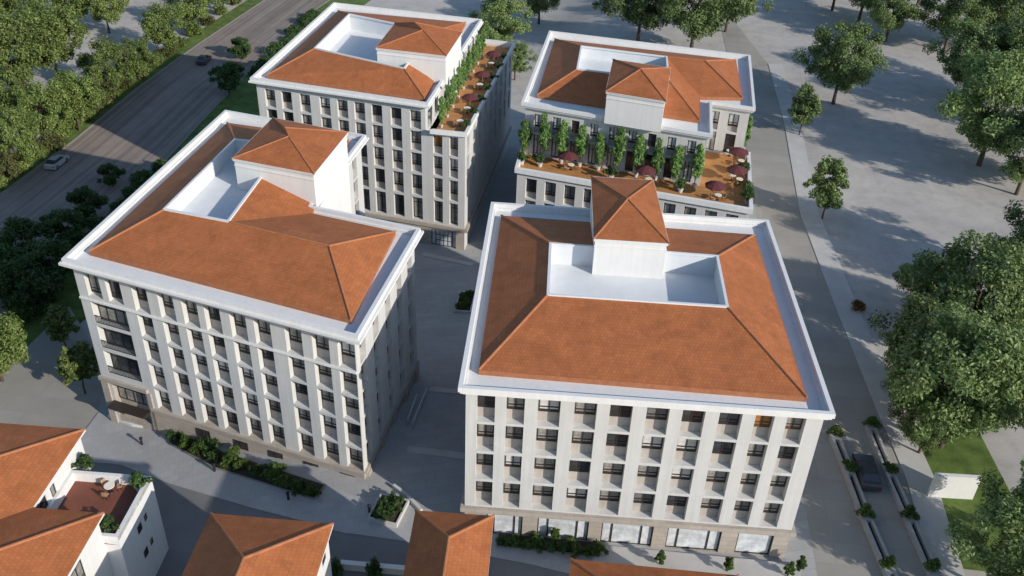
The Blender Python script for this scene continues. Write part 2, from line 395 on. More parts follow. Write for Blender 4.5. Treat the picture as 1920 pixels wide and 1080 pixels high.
# ------------------------------------------------------------------ facade with recessed bays
def facade(mb, parent, p0, p1, z0, z1, ops, depth=.6, win=True, rnd=None):
    """p0 -> p1 runs left to right seen from outside. ops: (u0,u1,z0,z1,dict)"""
    p0, p1 = Vector(p0[:2]), Vector(p1[:2]); L = (p1-p0).length; e = (p1-p0)/L; nn = Vector((e.y, -e.x)); rz = math.atan2(e.y, e.x)
    P = lambda u, z, dd=0.: (p0.x+e.x*u-nn.x*dd, p0.y+e.y*u-nn.y*dd, z)
    us = sorted({0, L}|{o[0] for o in ops}|{o[1] for o in ops}); zs = sorted({z0, z1}|{o[2] for o in ops}|{o[3] for o in ops})
    for a, b in zip(us, us[1:]):
        cz = z0; 
        for c, d in zip(zs, zs[1:]):
            mu, mz = (a+b)/2, (c+d)/2
            if any(o[0] < mu < o[1] and o[2] < mz < o[3] for o in ops):
                if c > cz: mb.poly([P(a, cz), P(b, cz), P(b, c), P(a, c)], 0)
                cz = d
        if z1 > cz: mb.poly([P(a, cz), P(b, cz), P(b, z1), P(a, z1)], 0)
    for o in ops:
        u0, u1, a, b, k = o; dp = k.get('depth', depth); ml = k.get('m', 0); pm = k.get('pm', 1)
        mb.poly([P(u0, a), P(u0, b), P(u0, b, dp), P(u0, a, dp)], ml); mb.poly([P(u1, b), P(u1, a), P(u1, a, dp), P(u1, b, dp)], ml)
        mb.poly([P(u0, a), P(u0, a, dp), P(u1, a, dp), P(u1, a)], ml); mb.poly([P(u0, b, dp), P(u0, b), P(u1, b), P(u1, b, dp)], ml)
        mb.poly([P(u0, a, dp), P(u0, b, dp), P(u1, b, dp), P(u1, a, dp)], pm)
        if win and k.get('win', True):
            wz = a+k.get('sill', 1.0); h = b-wz-.03; wd = u1-u0-.12
            if k.get('style') in ('shop', 'grid'): wd = u1-u0-.06
            add_window(parent, P(u0+(u1-u0-wd)/2, wz, dp-.12), rz, wd, h, k.get('style', 'std'), k.get('pane'), k.get('wood', False), k.get('name', 'window'))
            if k.get('sillbar'):
                pass

def roof_faces(faces, name, parent, caps=()):
    mb = MB()
    for f in faces: mb.poly(f)
    o = mb.build(name, M_tile, parent)
    for a, b in caps:
        cb = MB(); a, b = Vector(a)+Vector((0, 0, .02)), Vector(b)+Vector((0, 0, .02)); cb.tube(a, b, .13, .13, 6); cb.build('ridge_cap', M_tile2, o)
    return o
def parapet_set(root, poly, eave, ztop=19.0, lip=0.0, wall_in=.65, ze=18.75):
    """cornice, parapet, gutter and eave fascia around the roof"""
    mb = MB()
    mb.ring(offset(poly, 0), offset(poly, -.42), 18.5, ztop, 0, zi=18.19)
    if lip: mb.ring(offset(poly, lip), offset(poly, -.002), 18.28, 18.55, 0)
    mb.ring(offset(poly, -.02 if lip else -.16), offset(poly, -wall_in+.02), 18.22, 18.497, 0)
    mb.ring(offset(poly, -.38), offset(poly, -wall_in+.02), 17.98, 18.217, 0)
    mb.build('cornice', M_white, root)
    g = MB(); gi = offset(poly, -.41); n = len(poly)
    for k in range(n):
        j = (k+1) % n; e0, e1 = eave[k], eave[j]
        g.poly([(*gi[k], 18.2), (*gi[j], 18.2), (e1[0], e1[1], 18.2), (e0[0], e0[1], 18.2)])
        g.poly([(e0[0], e0[1], 18.2), (e1[0], e1[1], 18.2), (e1[0], e1[1], ze+.01), (e0[0], e0[1], ze+.01)], 1)
    g.build('roof_gutter', [M_white, M_tile2], root)
def court(root, pts, zc, zf, label=None):
    """sunken roof terrace: floor, walls and a coping"""
    mb = MB(); n = len(pts)
    for k in range(n):
        a, b = pts[k], pts[(k+1) % n]
        mb.poly([(a[0], a[1], zf), (a[0], a[1], zc), (b[0], b[1], zc), (b[0], b[1], zf)])
    mb.poly([(p[0], p[1], zf) for p in pts])
    mb.ring(offset(pts, .12), offset(pts, -.16), zc-.1, zc+.14)
    return mb.build('roof_terrace', M_roofmem, root)
def tower(root, pts, z0, zt, apex, zover=.25):
    """stair tower: walls with a moulded band, pyramid tile roof"""
    mb = MB(); mb.prism(pts, z0, zt-.02)
    mb.ring(offset(pts, .14), offset(pts, -.02), zt-.30, zt); mb.ring(offset(pts, .07), offset(pts, -.02), zt-1.0, zt-.85)
    t = mb.build('stair_tower', M_white, root)
    e = [(p[0], p[1], zt+.02) for p in offset(pts, .22)]
    n = len(e)
    if isinstance(apex[0], (int, float)): ap = [apex]*4
    else: ap = apex
    fs = []; caps = []
    for k in range(n):
        j = (k+1) % n
        f = [e[k], e[j], ap[j]]
        if ap[j] != ap[k]: f.append(ap[k])
        fs.append(f); caps.append((e[k], ap[k]))
    mb2 = MB()
    for f in fs: mb2.poly(f)
    r = mb2.build('tower_roof', M_tile, t)
    fb = MB(); fb.ring([q[:2] for q in e], offset(pts, -.1), zt-.06, zt+.03); fb.build('eave_board', M_white, t)
    for a, b in caps:
        cb = MB(); cb.tube(Vector(a)+Vector((0, 0, .02)), Vector(b)+Vector((0, 0, .02)), .10, .10, 6); cb.build('ridge_cap', M_tile2, r)
    return t
def wall_obj(mb, root): return mb.build('wall', [M_wall, M_panel, M_base, M_white], root)
def A(px, py, z): p = at(px, py, z); return (p.x, p.y, z)

EZ = 18.75; CZ = 21.0
# ================================================================== building R : hotel block, front right
bR = thing('hotel_block', 'pale stone block at the front right with tiled roof and shops below', 'building', (12, 80, -.6))
def local(root):            # parts are written in world coordinates: cancel the empty's own offset
    for ch in root.children_recursive if hasattr(root, 'children_recursive') else root.children:
        if ch.parent is root: ch.matrix_parent_inverse = Matrix.Translation(-root.location)
R_out = [(-4.45, 64.4), (28.9, 62.9), (30.2, 97.8), (-2.95, 99.4)]
R_eave = [A(897.5, 694, EZ), A(1513, 745, EZ), A(1415, 440, EZ), A(940, 404, EZ)]
parapet_set(bR, R_out, R_eave)
R_c = [A(1027, 553, CZ), A(1364, 576, CZ), A(1345, 481, CZ), A(1031.7, 457, CZ)]
roof_faces([[R_eave[k], R_eave[(k+1) % 4], R_c[(k+1) % 4], R_c[k]] for k in range(4)], 'roof', bR, [(R_eave[k], R_c[k]) for k in range(4)])
court(bR, [c[:2] for c in R_c], CZ, 18.5)
rt = [(8.55, 84.9), (16.05, 84.6), (15.9, 98.75), (8.95, 99.05)]
tower(bR, rt, 17.0, 23.0, (12.3, 91.2, 24.5))
def tops_ops(us, rows, extra=None):
    out = []
    for r, (a, b) in enumerate(rows):
        for c, (u0, u1) in enumerate(us):
            k = dict(extra(r, c) if extra else {}); out.append((u0, u1, a, b, k))
    return out
Rw = offset(R_out, -.65)
rowsR = [(14.6, 17.92), (10.95, 14.3), (7.3, 10.6), (3.7, 6.95)]
fl, fr = Vector(Rw[0]), Vector(Rw[1]); Lr = (fr-fl).length
win_x = [-2.8, -.1, 2.8, 6.1, 9.3, 12.6, 15.8, 19.1, 22.3, 25.1]
usR = [(x+3.8, x+3.8+(1.68 if i in (0, 1, 8, 9) else 2.02)) for i, x in enumerate(win_x)]
mb = MB()
def exR(r, c):
    k = {'sill': 1.2, 'depth': .8}
    if r == 0 and c == 8: k.update(pane=M_glass3, wood=True)
    if r == 0 and c == 9: k.update(pane=M_glass2, wood=True)
    return k
facade(mb, bR, Rw[0], Rw[1], 3.0, 18.0, tops_ops(usR, rowsR, exR))
shops = [(.4, 1.1), (2.2, 5.8), (7.3, 12.4), (13.7, 18.8), (20.2, 25.5), (27.1, 30.6)]
# shop storey set back a little, stone piers
sh0, sh1 = Vector(Rw[0]), Vector(Rw[1])
facade(mb, bR, Rw[0], Rw[1], -1.2, 3.0, [(a, b, -.5, 2.68, {'sill': .02, 'style': 'shop' if b < 27 else 'plain', 'pane': M_shop, 'm': 2, 'pm': 2, 'depth': .35, 'name': 'shop_window'}) for a, b in shops[1:]])
for p0, p1, nc in ((Rw[1], Rw[2], 6), (Rw[2], Rw[3], 7), (Rw[3], Rw[0], 6)):
    L = (Vector(p1)-Vector(p0)).length; st = L/nc
    facade(mb, bR, p0, p1, -6.2 if nc == 7 else (-4.8 if p0 == Rw[3] else -1.2), 18.0, tops_ops([(st*(i+.5)-.9, st*(i+.5)+.9) for i in range(nc)], rowsR[:3] if nc != 6 or p0 == Rw[3] else rowsR, lambda r, c: {'sill': 1.05}), win=(p0 == Rw[3] or p0 == Rw[1]))
for i in range(len(mb.f)):      # stone cladding on the shop storey
    zz = [mb.v[q][2] for q in mb.f[i]]
    if max(zz) <= 3.01 and mb.m[i] == 0: mb.m[i] = 2
wall_obj(mb, bR)
lb = MB(); lb.ring(offset(R_out, -.25), offset(R_out, -.64), 2.95, 3.5); lb.ring(offset(R_out, -.45), offset(R_out, -.64), 2.7, 2.95)
lb.build('shop_ledge', M_base, bR)

# ================================================================== building L : front left
bL = thing('apartment_block', 'white block at the front left with an L-shaped tiled roof', 'building', (-30, 90, -2))
L_out = [(-47.7, 82.8), (-14.5, 71.3), (-10.7, 92.4), (-24.0, 96.7), (-20.7, 117.0), (-41.7, 123.4)]
L_eave = [A(167, 471, EZ), A(658, 599, EZ), A(742, 434, EZ), A(585, 400, EZ), None, A(426, 230, EZ)]
L_eave[4] = (*offset(L_out, -1.9)[4], EZ)
parapet_set(bL, L_out, L_eave, lip=.3)
c1, c2 = A(308, 393, CZ), A(428, 416, CZ)
c3 = (-29.6, 108.6, CZ); c4 = A(441, 262, CZ); ap = A(617, 461, CZ+.05)
E = L_eave
roof_faces([[E[0], E[1], ap, c2, c1], [E[1], E[2], ap], [E[2], E[3], c2, ap], [E[3], E[4], c3, c2], [E[4], E[5], c4, c3], [E[5], E[0], c1, c4]], 'roof', bL,
           [(E[0], c1), (E[1], ap), (E[2], ap), (ap, c2), (E[4], c3), (E[5], c4)])
court(bL, [c1[:2], c2[:2], c3[:2], c4[:2]], CZ, 19.0)
tower(bL, [(-33.6, 100.1), (-23.58, 97.1), (-21.72, 108.6), (-31.7, 112.0)], 9.0, 23.0, [(-27.6, 103.2, 24.7), (-27.6, 103.2, 24.7), (-28.6, 105.6, 24.7), (-28.6, 105.6, 24.7)])
Lw = offset(L_out, -.65)
mb = MB()
LU = Vector(Lw[1])-Vector(Lw[0]); LL = LU.length
lw_x = [-45.5, -42.9, -39.7, -36.6, -33.8, -31.2, -28.3, -25.6, -22.2, -19.3, -16.6]
usL = [((x-Lw[0][0])*LL/LU.x-.3, (x-Lw[0][0])*LL/LU.x+1.62) for x in lw_x]
rowsL = [(14.05, 17.3), (10.65, 13.75), (7.25, 10.35), (3.6, 6.9), (.35, 3.3)]
ops = []
for r, (a, b) in enumerate(rowsL):
    for c, (u0, u1) in enumerate(usL):
        if c < 2:
            if r == 0: ops.append((u0, u1, a+.3, b, {'sill': .3}))
            continue
        ops.append((u0, u1, a, b, {'sill': 1.15 if r < 4 else .6, 'depth': .75}))
    if 0 < r < 4: ops.append((usL[0][0], usL[1][1], a+.1, b, {'sill': .05, 'style': 'wide', 'depth': .9, 'pane': M_glass2 if r == 1 else M_glass}))
ops.append((usL[0][0], usL[1][1], -2.6, 2.3, {'sill': 2.2, 'style': 'wide', 'm': 2, 'pm': 2, 'depth': .7}))
facade(mb, bL, Lw[0], Lw[1], -5.2, 18.0, ops)
for i in range(len(mb.f)):
    zz = [mb.v[q][2] for q in mb.f[i]]; xx = [mb.v[q][0] for q in mb.f[i]]
    if mb.m[i] == 0 and max(zz) <= .36: mb.m[i] = 2
# right side
st = (Vector(Lw[2])-Vector(Lw[1])).length/5
facade(mb, bL, Lw[1], Lw[2], -6, 18.0, tops_ops([(st*(i+.5)-.85, st*(i+.5)+.85) for i in range(5)], rowsL, lambda r, c: {'sill': 1.0}))
facade(mb, bL, Lw[2], Lw[3], -6, 18.0, [])
st = (Vector(Lw[4])-Vector(Lw[3])).length
facade(mb, bL, Lw[3], Lw[4], -6, 18.0, tops_ops([(13.4, 15.0), (16.8, 18.4)], rowsL, lambda r, c: {'sill': 1.0})+[(1.0, 2.6, 5.0, 8.0, {'sill': 1.0})])
facade(mb, bL, Lw[4], Lw[5], -6, 18.0, [])
st = (Vector(Lw[0])-Vector(Lw[5])).length/8
facade(mb, bL, Lw[5], Lw[0], -6, 18.0, tops_ops([(st*(i+.5)-.85, st*(i+.5)+.85) for i in range(8)], rowsL[:3], lambda r, c: {'sill': 1.0}), win=False)
wall_obj(mb, bL)
lb = MB()
e = LU/LL; rzL = math.atan2(e.y, e.x); n_ = Vector((e.y, -e.x)); o0 = Vector(Lw[0])
o = (o0.x, o0.y, 0)
lb.box(0, LL, -.16, -.005, 13.78, 14.02, 0, o, rzL)
lb.build('string_course', M_white, bL)
lb = MB()
lb.box(usL[2][0]-.9, LL+.2, -.35, -.004, -.1, .3, 0, o, rzL); lb.box(-.2, usL[2][0]-.9, -.35, -.004, 2.45, 2.95, 0, o, rzL)
lb.box(usL[2][0]-1.0, LL+.1, -.2, -.004, -4.6, -.102, 0, o, rzL)
lb.box(-.1, usL[0][0]-.4, -.2, -.004, -5.2, 2.447, 0, o, rzL); lb.box(usL[1][1]+.35, usL[1][1]+.9, -.2, -.004, -5.2, 2.447, 0, o, rzL)
lb.build('stone_plinth', M_base, bL)
for u in (12.5, 17.5, 22.0, 26.5, 31.0):
    q = o0+e*u+n_*.285
    add_window(bL, (q.x, q.y, -1.7), rzL, 1.8, 1.1, 'std', M_glass, name='basement_window')
# juliet railings on the merged bays
for r in (1, 2, 3):
    rb = MB(); a = rowsL[r][0]+.1; ua, ub = usL[0][0]+.03, usL[1][1]-.03
    rb.box(ua, ub, .02, .07, a+1.0, a+1.07, 0, o, rzL); rb.box(ua, ub, .02, .07, a+.08, a+.14, 0, o, rzL)
    nb = 22
    for i in range(nb+1):
        u = ua+(ub-ua)*i/nb; rb.box(u-.02, u+.02, .03, .06, a+.14, a+1.0, 0, o, rzL)
    rb.build('balcony_railing', M_black, bL)
rb = MB(); rb.box(usL[0][0]-.2, usL[1][1]+.2, -1.3, 0, -.62, -.45, 0, o, rzL)
rb.build('entrance_canopy', M_frame, bL)
# shopfront base on the right side of L
e2 = (Vector(Lw[2])-Vector(Lw[1])); L2 = e2.length; rz2 = math.atan2(e2.y, e2.x); o2 = (Lw[1][0], Lw[1][1], 0)
lb = MB(); lb.box(0, L2, -.3, -.004, -.1, .3, 0, o2, rz2); lb.box(0, L2, -.15, -.004, -6, -.102, 0, o2, rz2)
for t in (.3, 5., 9.5, 14., 18.5): lb.box(t, t+.9, -.45, -.154, -6, -.104, 0, o2, rz2)
lb.build('stone_plinth', M_base, bL)

# ================================================================== building BL : back left
bB = thing('terraced_block', 'tall block at the back left with a long orange roof terrace on its right', 'building', (-25, 150, -5))
B_out = [(-41.4, 135.8), (-13.4, 128.75), (-7.5, 169.0), (-35.8, 175.4)]
B_eave = [A(500, 141, EZ), A(796, 184, EZ), A(873, 42, EZ), A(634, 20, EZ)]
parapet_set(bB, B_out, B_eave, lip=.22)
b1 = A(590, 91, CZ); b2 = A(758, 129, CZ); b4 = A(655, 27, CZ); b3 = (b2[0]+(b4[0]-b1[0]), b2[1]+(b4[1]-b1[1]), CZ)
B_c = [b1, b2, b3, b4]
roof_faces([[B_eave[k], B_eave[(k+1) % 4], B_c[(k+1) % 4], B_c[k]] for k in range(4)], 'roof', bB, [(B_eave[k], B_c[k]) for k in range(4)])
court(bB, [c[:2] for c in B_c], CZ, 18.4)
def along(a, b, t): return (a[0]+(b[0]-a[0])*t, a[1]+(b[1]-a[1])*t)
tower(bB, [(-22.4, 140.2), (-11.6, 138.0), (-10.0, 149.1), (-21.0, 152.0)], 14.0, 23.0, [(-15.6, 143.8, 24.9), (-15.6, 143.8, 24.9), (-17.2, 147.2, 24.9), (-17.2, 147.2, 24.9)])
Bw = offset(B_out, -.65)
T_out = [(-13.2, 128.4), (-7.6, 127.6), (-1.3, 168.6), (-7.2, 170.0)]   # terrace wing
rowsB = [(14.35, 17.3), (10.75, 14.0), (7.1, 10.4), (3.1, 6.7), (-1.2, 2.7)]
mb = MB()
BU = Vector(Bw[1])-Vector(Bw[0]); BLn = BU.length
bw_x = [-38.7, -36.0, -33.0, -29.8, -27.0, -24.3, -21.6, -18.6, -15.6]
usB = [((x-Bw[0][0])*BLn/BU.x-.75, (x-Bw[0][0])*BLn/BU.x+1.0) for x in bw_x]
def exB(r, c): return {'sill': 1.05 if r < 4 else .1, 'style': 'std' if r < 4 else 'door'}
facade(mb, bB, Bw[0], Bw[1], -1.7, 18.0, tops_ops(usB, rowsB, exB))
Tw = [Bw[1], (-7.9, 127.95), (-1.75, 168.2), (-7.3, 169.3)]
e = Vector(Tw[1])-Vector(Tw[0]); TL = e.length
facade(mb, bB, Tw[0], Tw[1], -1.7, 14.4, tops_ops([(1.15, 2.65), (3.75, 5.15)], rowsB[1:], lambda r, c: {'sill': 1.05 if r < 3 else .1, 'style': 'std' if r < 3 else 'door', 'wood': r == 0, 'pane': M_glass3 if (r == 0 and c == 0) else None}))
st = (Vector(Tw[2])-Vector(Tw[1])).length/9
facade(mb, bB, Tw[1], Tw[2], -6.6, 14.4, tops_ops([(st*(i+.5)-.8, st*(i+.5)+.8) for i in range(9)], rowsB[1:4], lambda r, c: {'sill': 1.05}))
facade(mb, bB, Tw[2], Tw[3], -6.6, 14.4, [])
# wall above terrace (door row) and others
st = (Vector(Bw[2])-Vector(Bw[1])).length/9
facade(mb, bB, Bw[1], Bw[2], 13.4, 18.0, [(st*(i+.5)-.7, st*(i+.5)+.7, 14.05, 16.9, {'sill': .05, 'style': 'door', 'depth': .4}) for i in (0, 1, 2, 6, 7, 8)])
facade(mb, bB, Bw[2], Bw[3], -6.6, 18.0, []); facade(mb, bB, Bw[3], Bw[0], -6.6, 18.0, [])
# shop storey
facade(mb, bB, Bw[0], Bw[1], -6.6, -1.7, [(a, a+4.3, -5.5, -2.5, {'sill': .02, 'style': 'grid', 'pane': M_shop, 'm': 2, 'pm': 2, 'depth': .4, 'name': 'shop_window'}) for a in (1.2, 7.0, 12.6, 18.2)])
facade(mb, bB, (Bw[1][0], Bw[1][1]), Tw[1], -6.6, -1.7, [(.6, 4.8, -5.5, -2.5, {'sill': .02, 'style': 'grid', 'pane': M_shop, 'm': 2, 'pm': 2, 'depth': .4, 'name': 'shop_window'})])
for i in range(len(mb.f)):
    if mb.m[i] == 0 and max(mb.v[q][2] for q in mb.f[i]) <= -1.69: mb.m[i] = 2
wall_obj(mb, bB)
lb = MB(); lb.ring([offset(Bw, .4)[0], (Tw[1][0]+.45, Tw[1][1]-.3), (Tw[2][0]+.4, Tw[2][1]+.4), offset(Bw, .4)[3]], [Bw[0], Tw[1], Tw[2], Bw[3]], -2.1, -1.5)
lb.build('shop_ledge', M_base, bB)
tb = MB()
tp = [T_out[0], T_out[1], T_out[2], T_out[3]]
tin = [(-12.75, 128.75), (-8.0, 128.05), (-1.75, 168.2), (-7.4, 169.4)]
for k in (0, 1, 2):
    a, b, c, d = T_out[k], T_out[k+1], tin[k+1], tin[k]
    tb.poly([(*a, 14.35), (*b, 14.35), (*b, 15.05), (*a, 15.05)]); tb.poly([(*a, 15.05), (*b, 15.05), (*c, 15.05), (*d, 15.05)]); tb.poly([(*d, 15.05), (*c, 15.05), (*c, 14.0), (*d, 14.0)])
    tb.poly([(*d, 14.35), (*c, 14.35), (*b, 14.35), (*a, 14.35)])
tb.build('terrace_parapet', M_white, bB)
db = MB(); db.poly([(*tin[0], 14.03), (*tin[1], 14.03), (*tin[2], 14.03), (*tin[3], 14.03)]); db.build('terrace_deck', M_deck, bB)

# ================================================================== building BR : back right
bK = thing('notched_block', 'white block at the back right with a notched tile roof above an orange dining terrace', 'building', (18, 145, -4))
K_out = [(0.2, 130.6), (27.3, 121.8), (29.1, 134.1), (35.3, 132.1), (39.0, 155.7), (4.7, 164.2)]
K_eave = [A(1007, 178, EZ), A(1312, 225, EZ), A(1317, 187, EZ), A(1392, 183, EZ), A(1380, 112, EZ), A(1040, 73, EZ)]
_t = offset(K_out, -1.8)
K_eave[2] = (*_t[2], EZ)
parapet_set(bK, K_out, K_eave)
k1 = A(1082, 130, CZ); k4 = A(1090, 87, CZ); k3 = A(1250, 107, CZ); k2 = (22.6, 136.9, CZ); kr = A(1145*1.0+0, 225, CZ)
kr = A(940+1145/3, 40+222/3, CZ)
E = K_eave
roof_faces([[E[0], E[1], k2, k1], [E[1], E[2], k3, k2], [E[2], E[3], kr, k3], [E[3], E[4], kr], [E[4], E[5], k4, k3, kr], [E[5], E[0], k1, k4]], 'roof', bK,
           [(E[0], k1), (E[1], k2), (E[3], kr), (E[4], kr), (kr, k3), (E[5], k4)])
court(bK, [k1[:2], k2[:2], k3[:2], k4[:2]], CZ, 19.2)
tower(bK, [(12.3, 126.1), (20.2, 123.55), (22.4, 136.6), (14.2, 139.2)], 18.2, 23.0, (17.4, 131.4, 24.6))
Kw = offset(K_out, -.65)
mb = MB()
rowsK = [(14.35, 17.3), (10.75, 14.0)]
LK = (Vector(Kw[1])-Vector(Kw[0])).length; st = (LK-1.2)/9
usK = [(.6+st*(i+.5)-.62, .6+st*(i+.5)+.62) for i in range(9)]
def exK(r, c): return {'sill': .9 if r == 0 else .05, 'style': 'std' if r == 0 else 'door', 'wood': c in (2, 4), 'depth': .35, 'pane': random.choice([M_glass, M_curtain, M_glass2, M_curtain])}
facade(mb, bK, Kw[0], Kw[1], 10.0, 18.0, tops_ops(usK, rowsK, exK))
facade(mb, bK, Kw[1], Kw[2], 10.0, 18.0, [])
L3 = (Vector(Kw[3])-Vector(Kw[2])).length
facade(mb, bK, Kw[2], Kw[3], 10.0, 18.0, tops_ops([(.7, 2.1), (3.5, 5.1)], rowsK, exK))
st = (Vector(Kw[4])-Vector(Kw[3])).length/6
facade(mb, bK, Kw[3], Kw[4], -1, 18.0, tops_ops([(st*(i+.5)-.8, st*(i+.5)+.8) for i in range(6)], rowsK+[(7.1, 10.4)], lambda r, c: {'sill': 1.05}))
facade(mb, bK, Kw[4], Kw[5], -3, 18.0, []); 
st = (Vector(Kw[0])-Vector(Kw[5])).length/7
facade(mb, bK, Kw[5], Kw[0], -6, 18.0, tops_ops([(st*(i+.5)-.8, st*(i+.5)+.8) for i in range(7)], rowsK, lambda r, c: {'sill': 1.05}))
D_out = [(-.35, 123.9), (32.8, 114.1), (36.1, 133.6), (34.55, 132.6), (28.6, 134.6), (26.8, 122.6), (.4, 131.0), (.9, 132.)]
Dfl, Dfr, Drb = (-.35, 123.9), (32.8, 114.1), (36.0, 133.0)
Dw = [(0.05, 124.2), (32.5, 114.6), (35.6, 132.9), (.7, 131.2)]
LD = (Vector(Dw[1])-Vector(Dw[0])).length; st = (LD-1.5)/11
facade(mb, bK, Dw[0], Dw[1], -6, 10.9, tops_ops([(.75+st*(i+.5)-.85, .75+st*(i+.5)+.85) for i in range(11)], [(6.7, 10.0), (3.1, 6.4)], lambda r, c: {'sill': .9, 'name': 'window'}))
facade(mb, bK, Dw[1], Dw[2], -1.5, 10.9, [(2+i*3.1, 3.6+i*3.1, 7.0, 10.0, {'sill': .9}) for i in range(5)], win=True)
facade(mb, bK, Dw[3], Dw[0], -6, 10.9, [])
wall_obj(mb, bK)
tb = MB()
pin = [(.15, 124.35), (32.4, 114.8), (35.4, 132.7), (1.0, 131.)]
pou = [Dfl, Dfr, Drb, (.45, 131.5)]
for k in (0, 1, 3):
    a, b, c, d = pou[k], pou[(k+1) % 4], pin[(k+1) % 4], pin[k]
    tb.poly([(*a, 10.75), (*b, 10.75), (*b, 11.5), (*a, 11.5)]); tb.poly([(*a, 11.5), (*b, 11.5), (*c, 11.5), (*d, 11.5)]); tb.poly([(*d, 11.5), (*c, 11.5), (*c, 10.5), (*d, 10.5)])
    tb.poly([(*d, 10.75), (*c, 10.75), (*b, 10.75), (*a, 10.75)])
tb.build('terrace_parapet', M_white, bK)
db = MB(); db.poly([(.14, 124.34, 10.55), (32.41, 114.79, 10.55), (35.42, 133.4, 10.55), (28.0, 136., 10.55), (27., 124., 10.55), (1., 132.5, 10.55)]); db.build('terrace_deck', M_deck, bK)
for b in (bR, bL, bB, bK): local(b)

# ================================================================== front row houses
def hip_house(name, label, back_l, back_r, depth, ze, zr, inset=.45, ridge_back=None, loc=None):
    """house of which the rear faces away from the camera: back_l/back_r are its far eave corners"""
    bl, br = Vector(back_l), Vector(back_r); ex = (br-bl); wd = ex.length; ex /= wd; ey = Vector((-ex.y, ex.x))
    Pn = lambda u, v: (bl+ex*u-ey*v)
    o = thing(name, label, 'house', (*(Pn(wd/2, depth/2)), -1))
    e = [Pn(0, depth), Pn(wd, depth), Pn(wd, 0), Pn(0, 0)]
    E3 = [(p.x, p.y, ze) for p in e]; rb = ridge_back or wd/2
    r0, r1 = Pn(wd/2, depth-rb), Pn(wd/2, rb); r0 = (r0.x, r0.y, zr); r1 = (r1.x, r1.y, zr)
    roof_faces([[E3[0], E3[1], r0], [E3[1], E3[2], r1, r0], [E3[2], E3[3], r1], [E3[3], E3[0], r0, r1]], 'roof', o, [(E3[0], r0), (E3[1], r0), (E3[2], r1), (E3[3], r1), (r0, r1)])
    poly = [(p.x, p.y) for p in e]
    eb = MB(); eb.ring(poly, offset(poly, -inset-.05), ze-.22, ze-.02); eb.build('eave_board', M_white, o)
    wp = offset(poly, -inset); mb = MB()
    for k in range(4):
        a, b = wp[k], wp[(k+1) % 4]; L = (Vector(b)-Vector(a)).length; nc = max(2, int(L/3.2)); st = L/nc
        gz = min(G(*a), G(*b))-.5
        ops = [(st*(i+.5)-.6, st*(i+.5)+.6, z0, z0+1.6, {'sill': .02, 'depth': .15}) for i in range(nc) for z0 in (.6, ze-2.6)]
        facade(mb, o, a, b, gz, ze-.05, ops)
    mb.build('wall', [M_white, M_white, M_base, M_white], o); local(o); return o
h2 = hip_house('tiled_house', 'orange hip-roofed house at bottom left beside the white house with a terrace', A(395, 962, 10.4)[:2], A(625, 982, 10.4)[:2], 17, 10.4, 13.0, ridge_back=6.6)
h3 = hip_house('tiled_house', 'narrow orange hip-roofed house at bottom centre, in front of the street gap', A(779, 957, 10.2)[:2], A(926, 967, 10.2)[:2], 16, 10.2, 12.0, ridge_back=4.4)
h4 = hip_house('tiled_house', 'low brick-red roof cut by the bottom edge before the shop windows', A(1070, 1048, 5.5)[:2], A(1385, 1079, 5.5)[:2], 13, 5.5, 8.0)

# white house with the roof terrace, bottom left
h1 = thing('terrace_house', 'white house in the bottom left corner with a brown terrace in its tiled roof', 'house', (-42, 58, -3))
ZE, ZP = 10.0, 7.6
a0 = A(160, 805, ZE); a1 = A(80, 925, ZE); a1b = A(195, 962, ZE); a2 = A(125, 1080, ZE)
RX = Vector((a1[0]-a0[0], a1[1]-a0[1])).normalized()       # runs toward the camera along the right eave
LX = Vector((-RX.y, RX.x)); LX = -LX if LX.x > 0 else LX  # runs left
def hp(b, s, t, z): return (b[0]+RX.x*s+LX.x*t, b[1]+RX.y*s+LX.y*t, z)
WID = 14.0
# wing at the back and wing in front, hips facing right
rA = A(-70, 877, ZE+2.7); rB = A(-70, 1055, ZE+2.7)
fb0 = a1b; fb1 = hp(a1b, 13, 0, ZE)
nA = (Vector(a1)-Vector(a0)).cross(Vector(rA)-Vector(a0)); nB = (Vector(hp(fb0, 0, 5, ZE))-Vector(fb0)).cross(Vector(rB)-Vector(fb0))
vd = nA.cross(nB).normalized(); vd = -vd if vd.z < 0 else vd
# valley starts where the rear eave of the front wing meets the side eave of the back wing
tt = (Vector(a1[:2])-Vector(fb0[:2])); a1 = hp(fb0, 0, max(1.5, tt.dot(LX)), ZE)
a1 = (*(Vector(a0[:2])+RX*((Vector(fb0[:2])-Vector(a0[:2])).dot(RX))), ZE)
V = Vector(a1)+vd*(2.2/max(.05, vd.z)); V = tuple(V)
rAl = hp(rA, 0, 14, rA[2]); rBl = hp(rB, 0, 14, rB[2])
roof_faces([[a0, hp(a0, 0, 26, ZE), rAl, rA], [a1, a0, rA, V], [fb0, a1, V, rB], [fb1, fb0, rB], [hp(fb1, 0, 26, ZE), fb1, rB, rBl], [V, rA, rAl], [V, rAl, rBl, rB]], 'roof', h1, [(a0, rA), (fb0, rB), (fb1, rB)])
mb = MB()
wq0 = hp(a0, .35, .5, 0)[:2]; wq1 = hp(a1, 0, .5, 0)[:2]
corner = A(283, 893, ZP)                                     # far right corner of the terrace parapet
wR0 = corner[:2]; wR1 = hp(corner, (Vector(a1b[:2])-Vector(corner[:2])).dot(RX)+.5, 0, 0)[:2]
wR2 = hp(wR1, 9.5, 0, 0)[:2]
backL = hp(corner, 0, 26, 0)[:2]
fw0 = hp(fb0, .4, .5, 0)[:2]; fw1 = hp(fb1, 0, .5, 0)[:2]
Lt = (Vector(wR0)-Vector(wR1)).length
